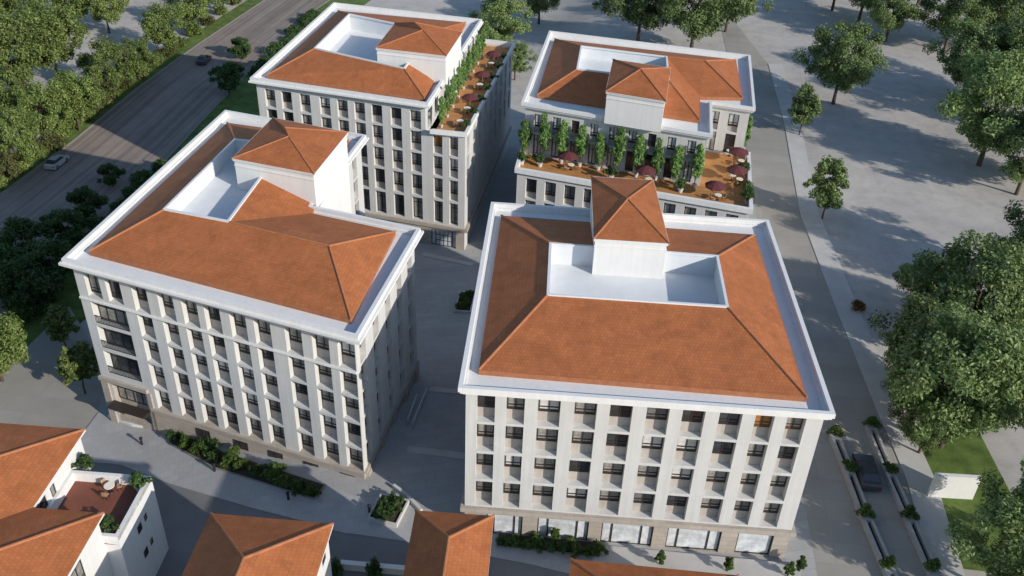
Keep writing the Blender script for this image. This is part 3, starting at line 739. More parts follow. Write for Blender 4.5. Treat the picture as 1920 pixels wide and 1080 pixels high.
facade(mb, h1, wR1, wR0, -4, ZP, [(Lt*.42, Lt*.42+.9, 4.3, 5.3, {'sill': .02, 'depth': .12, 'style': 'plain'}), (Lt*.62, Lt*.62+.6, 4.4, 5.2, {'sill': .02, 'depth': .12, 'style': 'plain'}), (Lt*.42, Lt*.42+.9, 1.0, 2.0, {'sill': .02, 'depth': .12, 'style': 'plain'}), (Lt*.62, Lt*.62+.6, 1.1, 1.9, {'sill': .02, 'depth': .12, 'style': 'plain'})])
facade(mb, h1, fw0, wR1, -4, ZP, [])
facade(mb, h1, wR0, backL, -4, ZP, [])
# upper storey walls behind the terrace and under the front wing
facade(mb, h1, wq1, wq0, ZP-1.1, ZE-.05, [(1.0, 2.6, ZP-1.0, ZP+1.3, {'sill': .02, 'depth': .15, 'style': 'door'}), (3.4, 4.2, ZP-.6, ZP+1.2, {'sill': .02, 'depth': .15, 'style': 'plain'})])
facade(mb, h1, wq0, hp(wq0, 0, 26, 0)[:2], -4, ZE-.05, [])
LB = (Vector(fw0)-Vector(fw1)).length
facade(mb, h1, fw1, fw0, -4, ZE-.05, [(LB-5.6, LB-3.6, ZP-1.2, ZP+1.2, {'sill': .02, 'depth': .12, 'style': 'std'}), (LB-5.6, LB-3.6, 2.6, 4.6, {'sill': .02, 'depth': .12, 'style': 'std'})])
facade(mb, h1, fw0, hp(fw0, 0, 20, 0)[:2], ZP-1.2, ZE-.05, [])
mb.build('wall', [M_white, M_white, M_base, M_white], h1)
for p, q in ((a1, a0), (fb1, fb0)):
    eb = MB(); p_, q_ = Vector(p), Vector(q); d = (q_-p_); rz = math.atan2(d.y, d.x); eb.box(-.1, d.length+.1, 0.02, .6, ZE-.25, ZE-.03, 0, (p_.x, p_.y, 0), rz)
    eb.build('eave_board', M_white, h1)
pb_ = MB()
tfl = wq0; nl = (Vector(wR0)-Vector(hp(wR0, 0, 0, 0)[:2])).length
ztd = ZP-1.05
tl = (Vector(wR0)-Vector(wq0)).dot(-LX) 
q0, q1, q2, q3 = wR0, hp(wR0, 0, tl, 0)[:2], hp(wR1, 0, tl, 0)[:2], wR1
db = MB(); db.poly([(*q3, ztd), (*q0, ztd), (*q1, ztd), (*q2, ztd)]); db.build('terrace_deck', M_deck2, h1)
pb_.ring([q3, q0, q1, q2], offset([q3, q0, q1, q2], -.35), ZP-.5, ZP+.02, 0, zi=ztd); pb_.build('terrace_parapet', M_white, h1)
local(h1)

# ================================================================== vegetation prototypes
def leaf(mb, p, s, up, rnd):
    n = (Vector((rnd.gauss(0, 1), rnd.gauss(0, 1), rnd.gauss(0, 1))).normalized()*.9+up).normalized()
    a = n.orthogonal().normalized(); a = (Matrix.Rotation(rnd.uniform(0, 6.28), 3, n) @ a); b = n.cross(a)
    l, w_ = s*rnd.uniform(.7, 1.3), s*rnd.uniform(.35, .6)
    mb.v += [tuple(p-a*l), tuple(p+b*w_+n*l*.15), tuple(p+a*l), tuple(p-b*w_+n*l*.15)]
    i = len(mb.v)-4; mb.f.append((i, i+1, i+2, i+3)); mb.m.append(0)
def crown_pts(rnd, rx, rz, nclump, zc, squash=1.0, inner=.35):
    cl = []
    for _ in range(nclump):
        while True:
            d = Vector((rnd.uniform(-1, 1), rnd.uniform(-1, 1), rnd.uniform(-.9, 1)))
            if inner < d.length < 1: break
        lob = 1+.26*math.sin(3*math.atan2(d.y, d.x)+rx+nclump)+.16*math.sin(5*d.z+2)+.12*math.sin(7*math.atan2(d.y, d.x)+4*d.z)
        cl.append((Vector((d.x*rx*lob, d.y*rx*lob, zc+d.z*rz)), rnd.uniform(.55, 1.15)))
    return cl
def tree_proto(name, seed, h, rx, leafmat_, nclump=70, per=130, ls=.34, trunk_r=.35, crad=None, low=.3, cat='tree', inner=.25):
    rnd = random.Random(seed); root = thing(name, 'tree', cat)
    tm = MB(); zb = h*low; base = Vector((0, 0, -.4)); p = base; r = trunk_r
    crown_c = zb+(h-zb)*.52; rz = (h-zb)*.5
    k = 5
    for i in range(k):
        q = Vector((rnd.uniform(-.2, .2)*i*.5, rnd.uniform(-.2, .2)*i*.5, (zb+(h-zb)*.55)*(i+1)/k)); tm.tube(p, q, r, r*.8, 7, cap=False); p = q; r *= .8
        if i >= 1:
            for _ in range(3):
                a = rnd.uniform(0, 6.28); e = q+Vector((math.cos(a)*rx*.6, math.sin(a)*rx*.6, rz*rnd.uniform(.3, .7))); mid = (q+e)/2+Vector((0, 0, .3))
                tm.tube(q, mid, r*.55, r*.35, 5, cap=False); tm.tube(mid, e, r*.35, r*.1, 5, cap=False)
    tm.build('trunk', M_bark, root, smooth=True)
    mb = MB(); cr = crad or rx*.30
    for c, s in crown_pts(rnd, rx, rz, nclump, crown_c, inner=inner):
        out = Vector((c.x/rx, c.y/rx, (c.z-crown_c)/rz))
        for _ in range(int(per*s)):
            d = Vector((rnd.gauss(0, 1), rnd.gauss(0, 1), rnd.gauss(0, .75))); d = d.normalized()*cr*s*rnd.random()**.45
            leaf(mb, c+d, ls, out*.5+Vector((0, 0, .5))+d.normalized()*.5, rnd)
    mb.build('crown', leafmat_, root, uv=False); return root
P_right = [tree_proto('broadleaf_tree', 11+i, 17, 7.4, L_right, 110, 230, .28, .45, low=.2, crad=1.75, inner=.42) for i in range(3)]
P_left = [tree_proto('woodland_tree', 31+i, 12, 5.2, L_left, 70, 190, .25, .3, low=.2, crad=1.35, inner=.4) for i in range(3)]
P_olive = [tree_proto('woodland_tree', 41+i, 9, 4.2, L_olive, 45, 110, .34, .25, low=.18) for i in range(1)]
P_small = [tree_proto('street_tree', 51+i, 11, 2.9, L_right, 75, 110, .27, .16, low=.16) for i in range(2)]
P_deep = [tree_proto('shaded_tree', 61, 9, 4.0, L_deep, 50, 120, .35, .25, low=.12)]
P_lit = [tree_proto('young_tree', 71, 8, 2.4, L_left, 34, 90, .3, .14, low=.2)]
def shrub_proto(name, seed, rx, h, lm, n=16, per=70, ls=.16, pot=None, cat='shrub'):
    rnd = random.Random(seed); root = thing(name, 'shrub', cat); mb = MB()
    z0 = .5 if pot else 0
    for c, s in crown_pts(rnd, rx*.75, h*.42, n, z0+h*.5, inner=.1):
        for _ in range(int(per*s)):
            d = Vector((rnd.gauss(0, 1), rnd.gauss(0, 1), rnd.gauss(0, 1))).normalized()*rx*.42*s*rnd.random()**.5
            leaf(mb, c+d, ls, Vector((0, 0, .6))+d.normalized(), rnd)
    mb.build('foliage', lm, root, uv=False)
    sm = MB(); 
    for i in range(4):
        a = i*1.57; sm.tube((0, 0, z0-.1), (math.cos(a)*rx*.4, math.sin(a)*rx*.4, z0+h*.5), .04, .02, 5)
    sm.build('stem', M_bark, root)
    if pot:
        pm = MB(); pm.cone((0, 0), .26, 0, .36, .5, 12); pm.cone((0, 0), .40, .46, .40, .54, 12); pm.build('pot', pot, root)
    return root
P_shrub = [shrub_proto('shrub', 81+i, 1.1, 1.5, L_shrub) for i in range(2)]
P_shrubd = [shrub_proto('shrub', 84, 1.1, 1.3, L_deep)]
P_colm = [shrub_proto('columnar_shrub', 91+i, 1.0, 6.2, L_col, 75, 85, .16, M_stone) for i in range(2)]
P_pot = [shrub_proto('potted_shrub', 95, .95, 1.3, L_deep, 14, 60, .15, M_stone)]
P_cyp = [shrub_proto('cypress_shrub', 97, .6, 3.0, L_shrub, 26, 60, .15)]

# ---- trees
RT = 'park trees on the pale concrete to the right'
def tr(protos, i, px, py, sc, label, grp, rz=None, zs=1.0):
    p = gat(px, py); rr = rz if rz is not None else (px*1.7+py) % 6.28
    return place(protos[i % len(protos)], p, rr, (sc, sc, sc*zs), label, grp)
tr(P_right, 0, 1762, 838, 1.0, 'large leafy tree behind the white garden wall at the right', RT)
tr(P_right, 1, 1722, 745, .8, 'leafy tree on the promenade side of the big cluster at the right', RT)
tr(P_right, 2, 1790, 680, 1.0, 'tree at the back of the right-hand cluster with the topmost ragged crown', RT)
tr(P_right, 1, 1935, 690, .85, 'dark tree cut off by the right edge at mid height', RT)
tr(P_right, 2, 1882, 1125, .72, 'tree in the bottom right corner in front of the white garden wall', RT)
tr(P_right, 0, 1935, 1080, .75, 'tree half outside the frame in the bottom right corner', RT)
tr(P_right, 1, 1562, 195, .98, 'tall tree at the upper right standing alone behind the slim street trees', RT)
tr(P_right, 0, 1835, 310, 1.2, 'broad dark tree at the upper right with trunk showing over pale ground', RT)
tr(P_right, 2, 1905, 365, .85, 'low spreading tree at the right edge above the large ground shadow', RT)
tr(P_right, 1, 1940, 250, 1.1, 'tree at the upper right edge, behind the broad dark tree', RT)
tr(P_right, 2, 1770, 95, .95, 'tree at the top right with a bare forked trunk', RT)
tr(P_right, 0, 1660, 78, .85, 'tree at the top right, left of the forked trunk', RT)
tr(P_right, 1, 1860, 95, 1.1, 'tree in the top right corner with a full dark crown', RT)
tr(P_right, 2, 1560, 20, 1.0, 'tree cut by the top edge beyond the tall lone tree', RT)
tr(P_right, 0, 1295, 100, 1.2, 'tree behind the notched block, right of the pair beyond its roof', RT)
tr(P_right, 1, 1990, 360, 1.05, 'tree just past the right edge whose shadow crosses the pale ground', RT)
tr(P_right, 2, 1195, 85, 1.15, 'tree behind the notched block, left of the pair beyond its roof', RT)
tr(P_right, 1, 1010, 45, .80, 'tree at the top centre between the two back blocks', RT)
tr(P_right, 0, 935, 105, .85, 'tree directly behind the long roof terrace of the back left block', RT)
tr(P_right, 2, 965, 150, .5, 'small tree in the gap between the two back blocks', RT)
tr(P_right, 1, 1720, 10, 1.0, 'tree on the top edge between two trunks at the top right', RT)
tr(P_right, 0, 1905, 205, 1.15, 'tree in the upper right cluster, behind the low spreading tree', RT)
tr(P_right, 2, 1800, 190, .95, 'tree in the upper right cluster with its crown over bare concrete', RT)
tr(P_right, 1, 1610, 40, 1.05, 'tree at the top right touching the tall lone tree', RT)
tr(P_right, 0, 1960, 560, 1.0, 'tree past the right edge between the two big clusters', RT)
tr(P_right, 1, 1830, 800, .8, 'tree at the outer right side of the big cluster by the garden wall', RT)
tr(P_right, 2, 1360, 60, .9, 'tree at the top centre, right of the pair behind the notched block', RT)
tr(P_right, 0, 1420, -60, 1.2, 'tree beyond the top edge shading the pale ground', RT)
tr(P_right, 1, 1090, -30, 1.2, 'tree beyond the top edge above the notched block', RT)
for px, py, sc, lab in ((1690, 705, .42, 'small tree on the street side of the big right-hand cluster, uppermost'), (1705, 790, .46, 'small tree on the street side of the big right-hand cluster, middle'), (1722, 850, .42, 'small tree on the street side of the big right-hand cluster, lowest'), (1730, 600, .55, 'small tree at the top left of the big right-hand cluster'), (1870, 560, .6, 'mid sized tree at the top right of the big right-hand cluster')):
    tr(P_right, int(px), px, py, sc, lab, RT)
ST = 'slim street trees along the promenade'
tr(P_small, 0, 1541, 411, 1.0, 'slim street tree beside the promenade strip, the nearer of two', ST)
tr(P_small, 1, 1498, 254, .92, 'slim street tree beside the promenade strip, the farther of two', ST)
WT = 'woodland trees beyond the highway'
wl = [(30, 190, 1.5, 'huge bright tree filling the top left corner'), (110, 150, 1.35, 'big bright tree at the top left, right of the corner giant'),
      (20, 60, 1.4, 'tree on the left edge just above the corner giant'), (205, 62, 1.05, 'tree at the top left beside the pale clearing'),
      (140, 60, 1.3, 'bright tree at the top edge left of the rocky clearing'), (90, 270, .95, 'roadside tree at the left beside the first sunlit road strip'),
      (35, 320, .95, 'roadside tree lowest on the left edge above the road'), (150, 245, .95, 'roadside tree touching the sunlit verge at the left'),
      (215, 185, 1.0, 'roadside tree above the shaded verge, left of the clearing'), (262, 150, .75, 'roadside tree beside the verge, below the clearing'),
      (315, 105, .95, 'roadside tree above the long shaded stretch of verge'), (365, 60, .95, 'roadside tree beside the bright upper verge'),
      (420, 22, .95, 'roadside tree at the top end of the bright verge'), (345, 5, .9, 'tree at the top edge behind the bright verge'),
      (262, -10, 1.0, 'tree at the top edge above the clearing'), (5, 255, 1.0, 'tree cut by the left edge above the roadside row'),
      (440, -40, 1.1, 'tree beyond the top edge at the end of the verge'), (60, 5, 1.4, 'tree crown on the top edge near the left corner')]
for i, (px, py, s, lab) in enumerate(wl): tr(P_left, i, px, py, s, lab, WT)
for px, py, s, lab in ((60, 225, .9, 'olive toned tree among the roadside trees at the left'), (185, 215, .8, 'olive toned tree right of the roadside row near the verge'), (8, 345, .8, 'olive toned bush-like tree on the left edge by the road')):
    tr(P_olive, 0, px, py, s, lab, WT)
VB = 'bushes along the highway verge'
wb = shrub_proto('roadside_bush', 111, 2.3, 3.2, L_left, 26, 110, .24); wb2 = shrub_proto('roadside_bush', 112, 2.3, 3.0, L_olive, 26, 110, .24)
for i, (px, py) in enumerate([(8, 355), (30, 336), (52, 322), (78, 303), (100, 285), (128, 258), (150, 240), (172, 226), (196, 205), (222, 184), (246, 166), (272, 148), (298, 128), (322, 110), (346, 92), (372, 70), (398, 50), (424, 30), (450, 10)]):
    place((wb, wb2, wb)[i % 3], gat(px-9, py-3), i*1.7, .8+.35*((i*5) % 7)/7, 'round bush in the row between the verge of the highway and the woodland', VB)
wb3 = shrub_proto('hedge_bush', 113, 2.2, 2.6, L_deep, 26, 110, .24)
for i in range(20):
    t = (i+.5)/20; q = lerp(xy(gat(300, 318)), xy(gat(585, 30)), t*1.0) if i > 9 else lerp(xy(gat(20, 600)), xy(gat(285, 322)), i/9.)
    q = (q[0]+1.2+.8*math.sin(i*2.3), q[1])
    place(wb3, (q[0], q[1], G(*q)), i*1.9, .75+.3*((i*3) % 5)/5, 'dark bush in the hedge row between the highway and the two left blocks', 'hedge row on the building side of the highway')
HT = 'shaded trees between highway and left block'
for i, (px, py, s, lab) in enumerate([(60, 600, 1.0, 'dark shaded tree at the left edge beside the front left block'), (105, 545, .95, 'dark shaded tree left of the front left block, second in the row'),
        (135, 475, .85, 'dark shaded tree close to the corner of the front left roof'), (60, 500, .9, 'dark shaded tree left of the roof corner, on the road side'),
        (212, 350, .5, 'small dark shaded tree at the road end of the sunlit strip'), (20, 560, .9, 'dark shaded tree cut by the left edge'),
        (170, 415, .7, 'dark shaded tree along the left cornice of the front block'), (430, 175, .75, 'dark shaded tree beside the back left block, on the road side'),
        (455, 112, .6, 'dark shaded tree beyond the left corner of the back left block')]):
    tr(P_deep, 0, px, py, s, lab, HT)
tr(P_left, 0, 5, 715, .8, 'bright tree cut by the left edge above the tiled corner roof', WT)
tr(P_lit, 0, 160, 738, 1.0, 'young sunlit tree beside the corner of the front left block', 'young trees by the front left block')
tr(P_lit, 0, 125, 655, .85, 'young tree half in shade behind the sunlit one', 'young trees by the front left block')

# ---- shrub beds in front of the blocks
def bed(name, label, pts, h=.3):
    ps = [gat(*p) for p in pts]; o = MB(); poly = [(p.x, p.y) for p in ps]
    zt = max(p.z for p in ps)+h; n = len(poly); zs = [p.z for p in ps]
    for k in range(n):
        j = (k+1) % n; o.poly([(*poly[k], zs[k]-.3), (*poly[j], zs[j]-.3), (*poly[j], zs[j]+h), (*poly[k], zs[k]+h)])
    ob = thing(name, label, 'planting bed', ps[0]); o.build('edging', M_kerb, ob)
    inn = offset(poly, -.15); s = MB(); s.poly([(*inn[k], zs[k]+h+.01) for k in range(n)]); s.build('soil', M_soil, ob)
    c = MB(); 
    for k in range(n):
        j = (k+1) % n; c.poly([(*poly[k], zs[k]+h), (*poly[j], zs[j]+h), (*inn[j], zs[j]+h), (*inn[k], zs[k]+h)])
    c.build('coping', M_kerb, ob); local(ob); return ob
bed('planting_bed', 'long planted bed along the stone base of the front left block', [(318, 835), (400, 880), (590, 940), (612, 912), (420, 850), (320, 800)])
SB = 'shrubs in the bed along the front left block'
for i, (px, py) in enumerate([(325, 825), (350, 838), (378, 850), (402, 862), (430, 872), (455, 880), (482, 892), (508, 902), (535, 912), (560, 922), (585, 930), (345, 815), (398, 842), (440, 860), (520, 890)]):
    pr_ = P_shrub if i % 3 else P_shrubd
    g = gat(px, py); g.z += .3
    place(pr_[i % len(pr_)], g, i*1.3, .78+.25*((i*7) % 5)/5, 'green shrub in the long bed along the stone base of the front left block', SB)
g = gat(438, 875); g.z += .3
place(P_cyp[0], g, 0, .95, 'upright pale green shrub rising from the long bed by the front left block', 'upright shrubs')
bed('planting_bed', 'planted bed before the left shop windows of the front right block', [(930, 1028), (1130, 1048), (1132, 1020), (932, 1000)])
SB2 = 'shrubs in the bed before the shop windows'
for i, (px, py) in enumerate([(940, 1022), (962, 1024), (985, 1028), (1008, 1030), (1032, 1034), (1056, 1036), (1080, 1040), (1104, 1042), (1122, 1040), (1000, 1016), (1068, 1024)]):
    pr_ = P_shrub if i > 5 else P_shrubd
    g = gat(px, py); g.z += .3
    place(pr_[i % len(pr_)], g, i*1.9, .62+.2*((i*3) % 5)/5, 'low shrub in the bed before the left shop windows', SB2)
for i, (px, py, lab) in enumerate([(1040, 1020, 'slim upright shrub rising from the bed before the second shop window'), (1236, 1062, 'slim upright shrub on the pier between the third and fourth shop windows'), (1362, 1075, 'slim upright shrub on the pier left of the last shop window'), (1475, 1085, 'slim upright shrub at the right corner of the shop row'), (1497, 1075, 'dark upright shrub at the outer right corner of the shop row')]):
    g = gat(px, py); g.z += .2
    place(P_cyp[0], g, i, .8, lab, 'upright shrubs')

def planter(label, c, sx, sy, rz, h=.7, n=5, shrubs=P_shrubd, lab2='shrub', sc=.7):
    o = thing('planter_box', label, 'planter', c, rz); mb = MB()
    po = [(-sx/2, -sy/2), (sx/2, -sy/2), (sx/2, sy/2), (-sx/2, sy/2)]; mb.ring(po, offset(po, -.18), -.4, h, zi=h-.2); mb.build('box', M_stone, o)
    s = MB(); s.poly([(*p, h-.15) for p in offset(po, -.17)]); s.build('soil', M_soil, o)
    for i in range(n):
        u = (i+.5)/n-.5; d = Vector((u*(sx-.6), (.18 if i % 2 else -.18)*(sy-.6), 0)) if sx > sy else Vector(((.18 if i % 2 else -.18)*(sx-.6), u*(sy-.6), 0)); d.rotate(Matrix.Rotation(rz, 3, 'Z'))
        place(shrubs[0], (c[0]+d.x, c[1]+d.y, c[2]+h-.2), i, sc, lab2, 'shrubs in '+label.split(' at')[0].split(' in ')[0])
p = gat(729, 962)
planter('white edged square planter of dark shrubs at the corner of the front left block', p, 3.2, 3.6, -.25, n=4, lab2='dark shrub in the square planter at the street corner', sc=.8)
p = gat(872, 572)
planter('grey stone planter with a clipped green hedge in the shaded plaza', p, 2.4, 5.0, -.08, n=4, shrubs=[P_shrub[1]], lab2='clipped shrub in the grey plaza planter', sc=.75)

# low walls and rails around the plaza
def lowwall(name, label, pts, h, t, mt, cat='wall', dz=0):
    o = thing(name, label, cat, gat(*pts[0])); mb = MB()
    ps = [gat(*q) for q in pts]
    for a, b in zip(ps, ps[1:]):
        d = Vector((b.x-a.x, b.y-a.y)); L = d.length; e = d/L; nn = Vector((e.y, -e.x))*t/2
        c = [(a.x+nn.x, a.y+nn.y), (b.x+nn.x, b.y+nn.y), (b.x-nn.x, b.y-nn.y), (a.x-nn.x, a.y-nn.y)]; z = [a.z, b.z, b.z, a.z]
        for k in range(4):
            j = (k+1) % 4; mb.poly([(*c[k], z[k]-.3), (*c[j], z[j]-.3), (*c[j], z[j]+h), (*c[k], z[k]+h)])
        mb.poly([(*c[k], z[k]+h) for k in range(4)])
    mb.build('body', mt, o)
    if h > .7:
        cp = MB()
        for a, b in zip(ps, ps[1:]): 
            d = Vector((b.x-a.x, b.y-a.y)); cp.box(-.02, d.length+.02, -t/2-.06, t/2+.06, h+.003, h+.09, 0, (a.x, a.y, a.z), math.atan2(d.y, d.x)) if abs(a.z-b.z) < .15 else None
        if cp.v: cp.build('coping', M_white, o)
    local(o); return o
lowwall('retaining_wall', 'low pale retaining wall curving from the plaza corner to the narrow roof', [(738, 915), (765, 935), (790, 962)], .55, .35, M_stone)
lowwall('boundary_wall', 'bright white garden wall among the trees at the right', [(1738, 930), (1822, 935)], 3.2, .35, M_white)
lowwall('ramp_wall', 'white curved low wall at the left entrance of the front left block', [(205, 783), (250, 800), (296, 806), (312, 786)], .5, .3, M_white)
# plaza steps : two pale bands
for pts in ([(805, 735), (872, 741)], [(762, 848), (872, 862)], [(790, 480), (885, 500)]):
    a, b = gat(*pts[0]), gat(*pts[1]); d = Vector((b.x-a.x, b.y-a.y)); n = Vector((-d.y, d.x)).normalized()*1.0
    ribbon('plaza_step', [(a.x, a.y), (b.x, b.y)], [(a.x+n.x, a.y+n.y), (b.x+n.x, b.y+n.y)], .14, M_promlight, 8, 1, edge=.14)
# glass rails along the shaded side of L
def rail(label, a, b, h=1.1):
    o = thing('handrail', label, 'railing', a); d = Vector((b.x-a.x, b.y-a.y)); L = d.length; rz = math.atan2(d.y, d.x); mb = MB()
    n = 8
    for i in range(n+1):
        t = i/n; z = a.z+(b.z-a.z)*t; mb.box(L*t-.03, L*t+.03, -.03, .03, -.1, h, 0, (a.x, a.y, z), rz)
    mb.build('post', M_rim, o) if False else None
    for i in range(n+1):
        t = i/n; z = a.z+(b.z-a.z)*t; pm = MB(); pm.box(-.03, .03, -.03, .03, -.1, h); link('post', pm.mesh('post', M_rim), o, (a.x+d.x*t, a.y+d.y*t, z), rz)
    tm = MB(); tm.tube((a.x, a.y, a.z+h), (b.x, b.y, b.z+h), .05); tm.tube((a.x, a.y, a.z+h*.5), (b.x, b.y, b.z+h*.5), .03); tm.build('top_rail', M_lampw, o)
    local(o)
rail('pale metal handrail nearest the wall on the shaded side of the front left block', gat(764, 800), gat(782, 752))
rail('pale metal handrail further from the wall on the shaded side of the front left block', gat(774, 805), gat(800, 742))

# bollard lamps
def bollard():
    o = thing('bollard_lamp', 'x', 'bollard'); b = MB(); b.cone((0, 0), .14, -.1, .12, .95, 10); b.cone((0, 0), .22, -.1, .22, .06, 10); b.build('post', M_black, o)
    h = MB(); h.cone((0, 0), .19, .96, .19, 1.15, 10); h.cone((0, 0), .21, 1.16, .06, 1.25, 10); h.build('lamp_head', M_black, o); return o
bo = bollard()
for px, py, lab in ((541, 938, 'black bollard lamp in front of the long bed at its right end'), (403, 885, 'black bollard lamp on the sunlit patch of sidewalk'), (267, 835, 'black bollard lamp at the left end of the sidewalk'), (693, 962, 'black bollard lamp beside the square corner planter')):
    place(bo, gat(px, py), 0, 1.0, lab, 'bollard lamps on the front sidewalk')

P_rust = shrub_proto('shrub', 99, 1.3, 1.6, leafmat('rust_leaves', (.10, .045, .012), (.22, .10, .03), (.30, .17, .06)), 16, 70, .18)
place(P_rust, gat(1606, 580), 0, .85, 'rust coloured shrub between the promenade strip and the big tree cluster')
# ---- cars
def car_proto(paint):
    o = thing('car', 'x', 'car')
    prof = [(-2.2, .45), (-2.2, .85), (-2.05, .98), (-1.45, 1.05), (1.05, .98), (2.0, .80), (2.2, .62), (2.2, .38)]
    mb = MB(); ws = .88
    def loft(prof, w0, w1, zmid):
        n = len(prof)
        for s in (-1, 1):
            pts = [(x, s*(w0 if z < zmid else w1), z) for x, z in prof]; mb.poly(pts if s < 0 else pts[::-1])
        for k in range(n):
            a, b = prof[k], prof[(k+1) % n]; wa = w0 if a[1] < zmid else w1; wb = w0 if b[1] < zmid else w1
            mb.poly([(a[0], -wa, a[1]), (a[0], wa, a[1]), (b[0], wb, b[1]), (b[0], -wb, b[1])])
    loft([(-2.2, .32)]+prof[:1]+prof[1:]+[(2.1, .28), (-2.1, .25)], .9, .84, .9)
    mb.build('body', paint, o)
    cb = MB(); lo = [(-1.75, 1.0), (1.0, .97)]; hi = [(-1.15, 1.45), (.25, 1.44)]
    q = lambda x, y, z: (x, y, z)
    cb.poly([q(lo[0][0], -.80, 1.02), q(lo[1][0], -.80, .97), q(hi[1][0], -.62, 1.42), q(hi[0][0], -.62, 1.43)]); cb.poly([q(hi[0][0], .62, 1.43), q(hi[1][0], .62, 1.42), q(lo[1][0], .80, .97), q(lo[0][0], .80, 1.02)])
    cb.poly([q(lo[1][0], -.80, .97), q(lo[1][0], .80, .97), q(hi[1][0], .62, 1.42), q(hi[1][0], -.62, 1.42)]); cb.poly([q(hi[0][0], -.62, 1.43), q(hi[0][0], .62, 1.43), q(lo[0][0], .80, 1.02), q(lo[0][0], -.80, 1.02)])
    cb.build('window_glass', M_glass, o)
    rf = MB(); rf.poly([q(hi[0][0]-.04, -.64, 1.435), q(hi[1][0]+.04, -.64, 1.425), q(hi[1][0]+.04, .64, 1.425), q(hi[0][0]-.04, .64, 1.435)]); rf.box(-1.05, .15, -.56, .56, 1.436, 1.48); rf.build('car_roof', paint, o)
    for x in (-1.35, 1.35):
        for s in (-1, 1):
            wm = MB(); wm.tube((0, -.11, 0), (0, .11, 0), .33, .33, 14); wo = link('wheel', wm.mesh('wheel', M_tyre), o, (x, s*.82, .33))
            rm = MB(); rm.tube((0, -.12, 0), (0, .12, 0), .19, .19, 10); link('rim', rm.mesh('rim', M_rim), wo)
    for s in (-1, 1):
        hm = MB(); hm.box(2.16, 2.215, s*.62-.17, s*.62+.17, .60, .74); link('headlight', hm.mesh('headlight', M_lampw), o)
        tm = MB(); tm.box(-2.215, -2.16, s*.66-.15, s*.66+.15, .68, .84); link('tail_light', tm.mesh('tail_light', M_lampred), o)
    return o
cs = car_proto(M_carsilver); cdk = car_proto(M_cardark); cdk2 = car_proto(M_cardark); cdk2_ = car_proto(M_cardark)
def dirz(p, q): a, b = gat(*p), gat(*q); return math.atan2(b.y-a.y, b.x-a.x)
g = gat(108, 310); g.z += .07; place(cs, g, dirz((95, 322), (145, 282)), 1.15, 'silver car on the shaded near stretch of the highway')
g = gat(383, 117); g.z += .07; place(cdk, g, dirz((372, 130), (402, 98)), 1.15, 'dark car on the shaded far stretch of the highway')
g = gat(1622, 893); g.z += .08; place(cdk2, g, dirz((1640, 950), (1615, 860)), 1.2, 'dark car driving up the ramp between the planted walls')

g = gat(1925, 742); g.z += .02; place(cdk2_, g, 1.9, 1.15, 'dark parked car cut by the right edge on the pale concrete')
# ---- ramp with planted walls on the right
ra, rb_ = [gat(1560, 815), gat(1612, 950), gat(1668, 1100)], [gat(1636, 800), gat(1688, 930), gat(1750, 1100)]
ribbon('ramp_road', [xy(p) for p in ra], [xy(p) for p in rb_], .05, M_prom, 24, 4)
def planted_wall(label, pts, shr, lab):
    o = thing('ramp_parapet', label, 'wall', pts[0]); mb = MB(); hb = MB()
    for a, b in zip(pts, pts[1:]):
        d = Vector((b.x-a.x, b.y-a.y)); L = d.length; rz = math.atan2(d.y, d.x); org = (a.x, a.y, a.z)
        mb.box(0, L, -.55, -.25, -.2, .75, 0, org, rz); mb.box(0, L, .25, .55, -.2, .75, 0, org, rz); mb.box(0, .9, -.249, .249, -.2, .75, 0, org, rz); mb.box(L-.9, L, -.249, .249, -.2, .75, 0, org, rz)
        hb.box(.9, L-.9, -.249, .249, -.1, .2, 0, org, rz)
    mb.build('body', M_side, o); hb.build('trough', M_black, o); local(o)
    for i, (a, t) in enumerate(shr):
        q = a; place(P_shrub[i % 2], (q.x, q.y, q.z+.6), i*2.1, .85, lab[i], 'round shrubs on the ramp walls')
lpts = [gat(1562, 822), gat(1588, 886), gat(1620, 972), gat(1662, 1070), gat(1690, 1130)]
rpts = [gat(1630, 805), gat(1664, 890), gat(1702, 975), gat(1745, 1075), gat(1775, 1130)]
nm = ['top', 'second', 'third', 'lowest']
planted_wall('left planted wall of the ramp, on the side of the shop block', lpts, [(p, 0) for p in lpts[:4]], ['round shrub on the left ramp wall, %s of four down the slope' % k for k in nm])
planted_wall('right planted wall of the ramp, on the side of the trees', rpts, [(p, 0) for p in rpts[:4]], ['round shrub on the right ramp wall, %s of four down the slope' % k for k in nm])

# ================================================================== roof terrace furniture
def parasol_proto():
    o = thing('parasol', 'x', 'parasol'); p = MB(); p.tube((0, 0, 0), (0, 0, 2.7), .04, .04, 8); p.cone((0, 0), .35, 0, .3, .1, 12); p.build('pole', M_timber, o)
    c = MB(); n = 8; r = 1.55
    for k in range(n):
        a, b = 2*math.pi*k/n, 2*math.pi*(k+1)/n
        P1 = (r*math.cos(a), r*math.sin(a), 2.1); P2 = (r*math.cos(b), r*math.sin(b), 2.1)
        Q1 = (r*.5*math.cos(a), r*.5*math.sin(a), 2.48); Q2 = (r*.5*math.cos(b), r*.5*math.sin(b), 2.48)
        c.poly([P1, P2, Q2, Q1]); c.poly([Q1, Q2, (0, 0, 2.72)]); c.poly([(P1[0], P1[1], 1.93), (P2[0], P2[1], 1.93), P2, P1])
    c.build('canopy', M_red, o); return o
def table_proto():
    o = thing('table', 'x', 'table'); t = MB(); t.cone((0, 0), .45, .70, .45, .75, 14); t.build('tabletop', M_cream, o)
    l = MB(); l.tube((0, 0, .03), (0, 0, .7), .04, .04, 8); l.cone((0, 0), .25, 0, .22, .04, 10); l.build('pedestal', M_black, o); return o
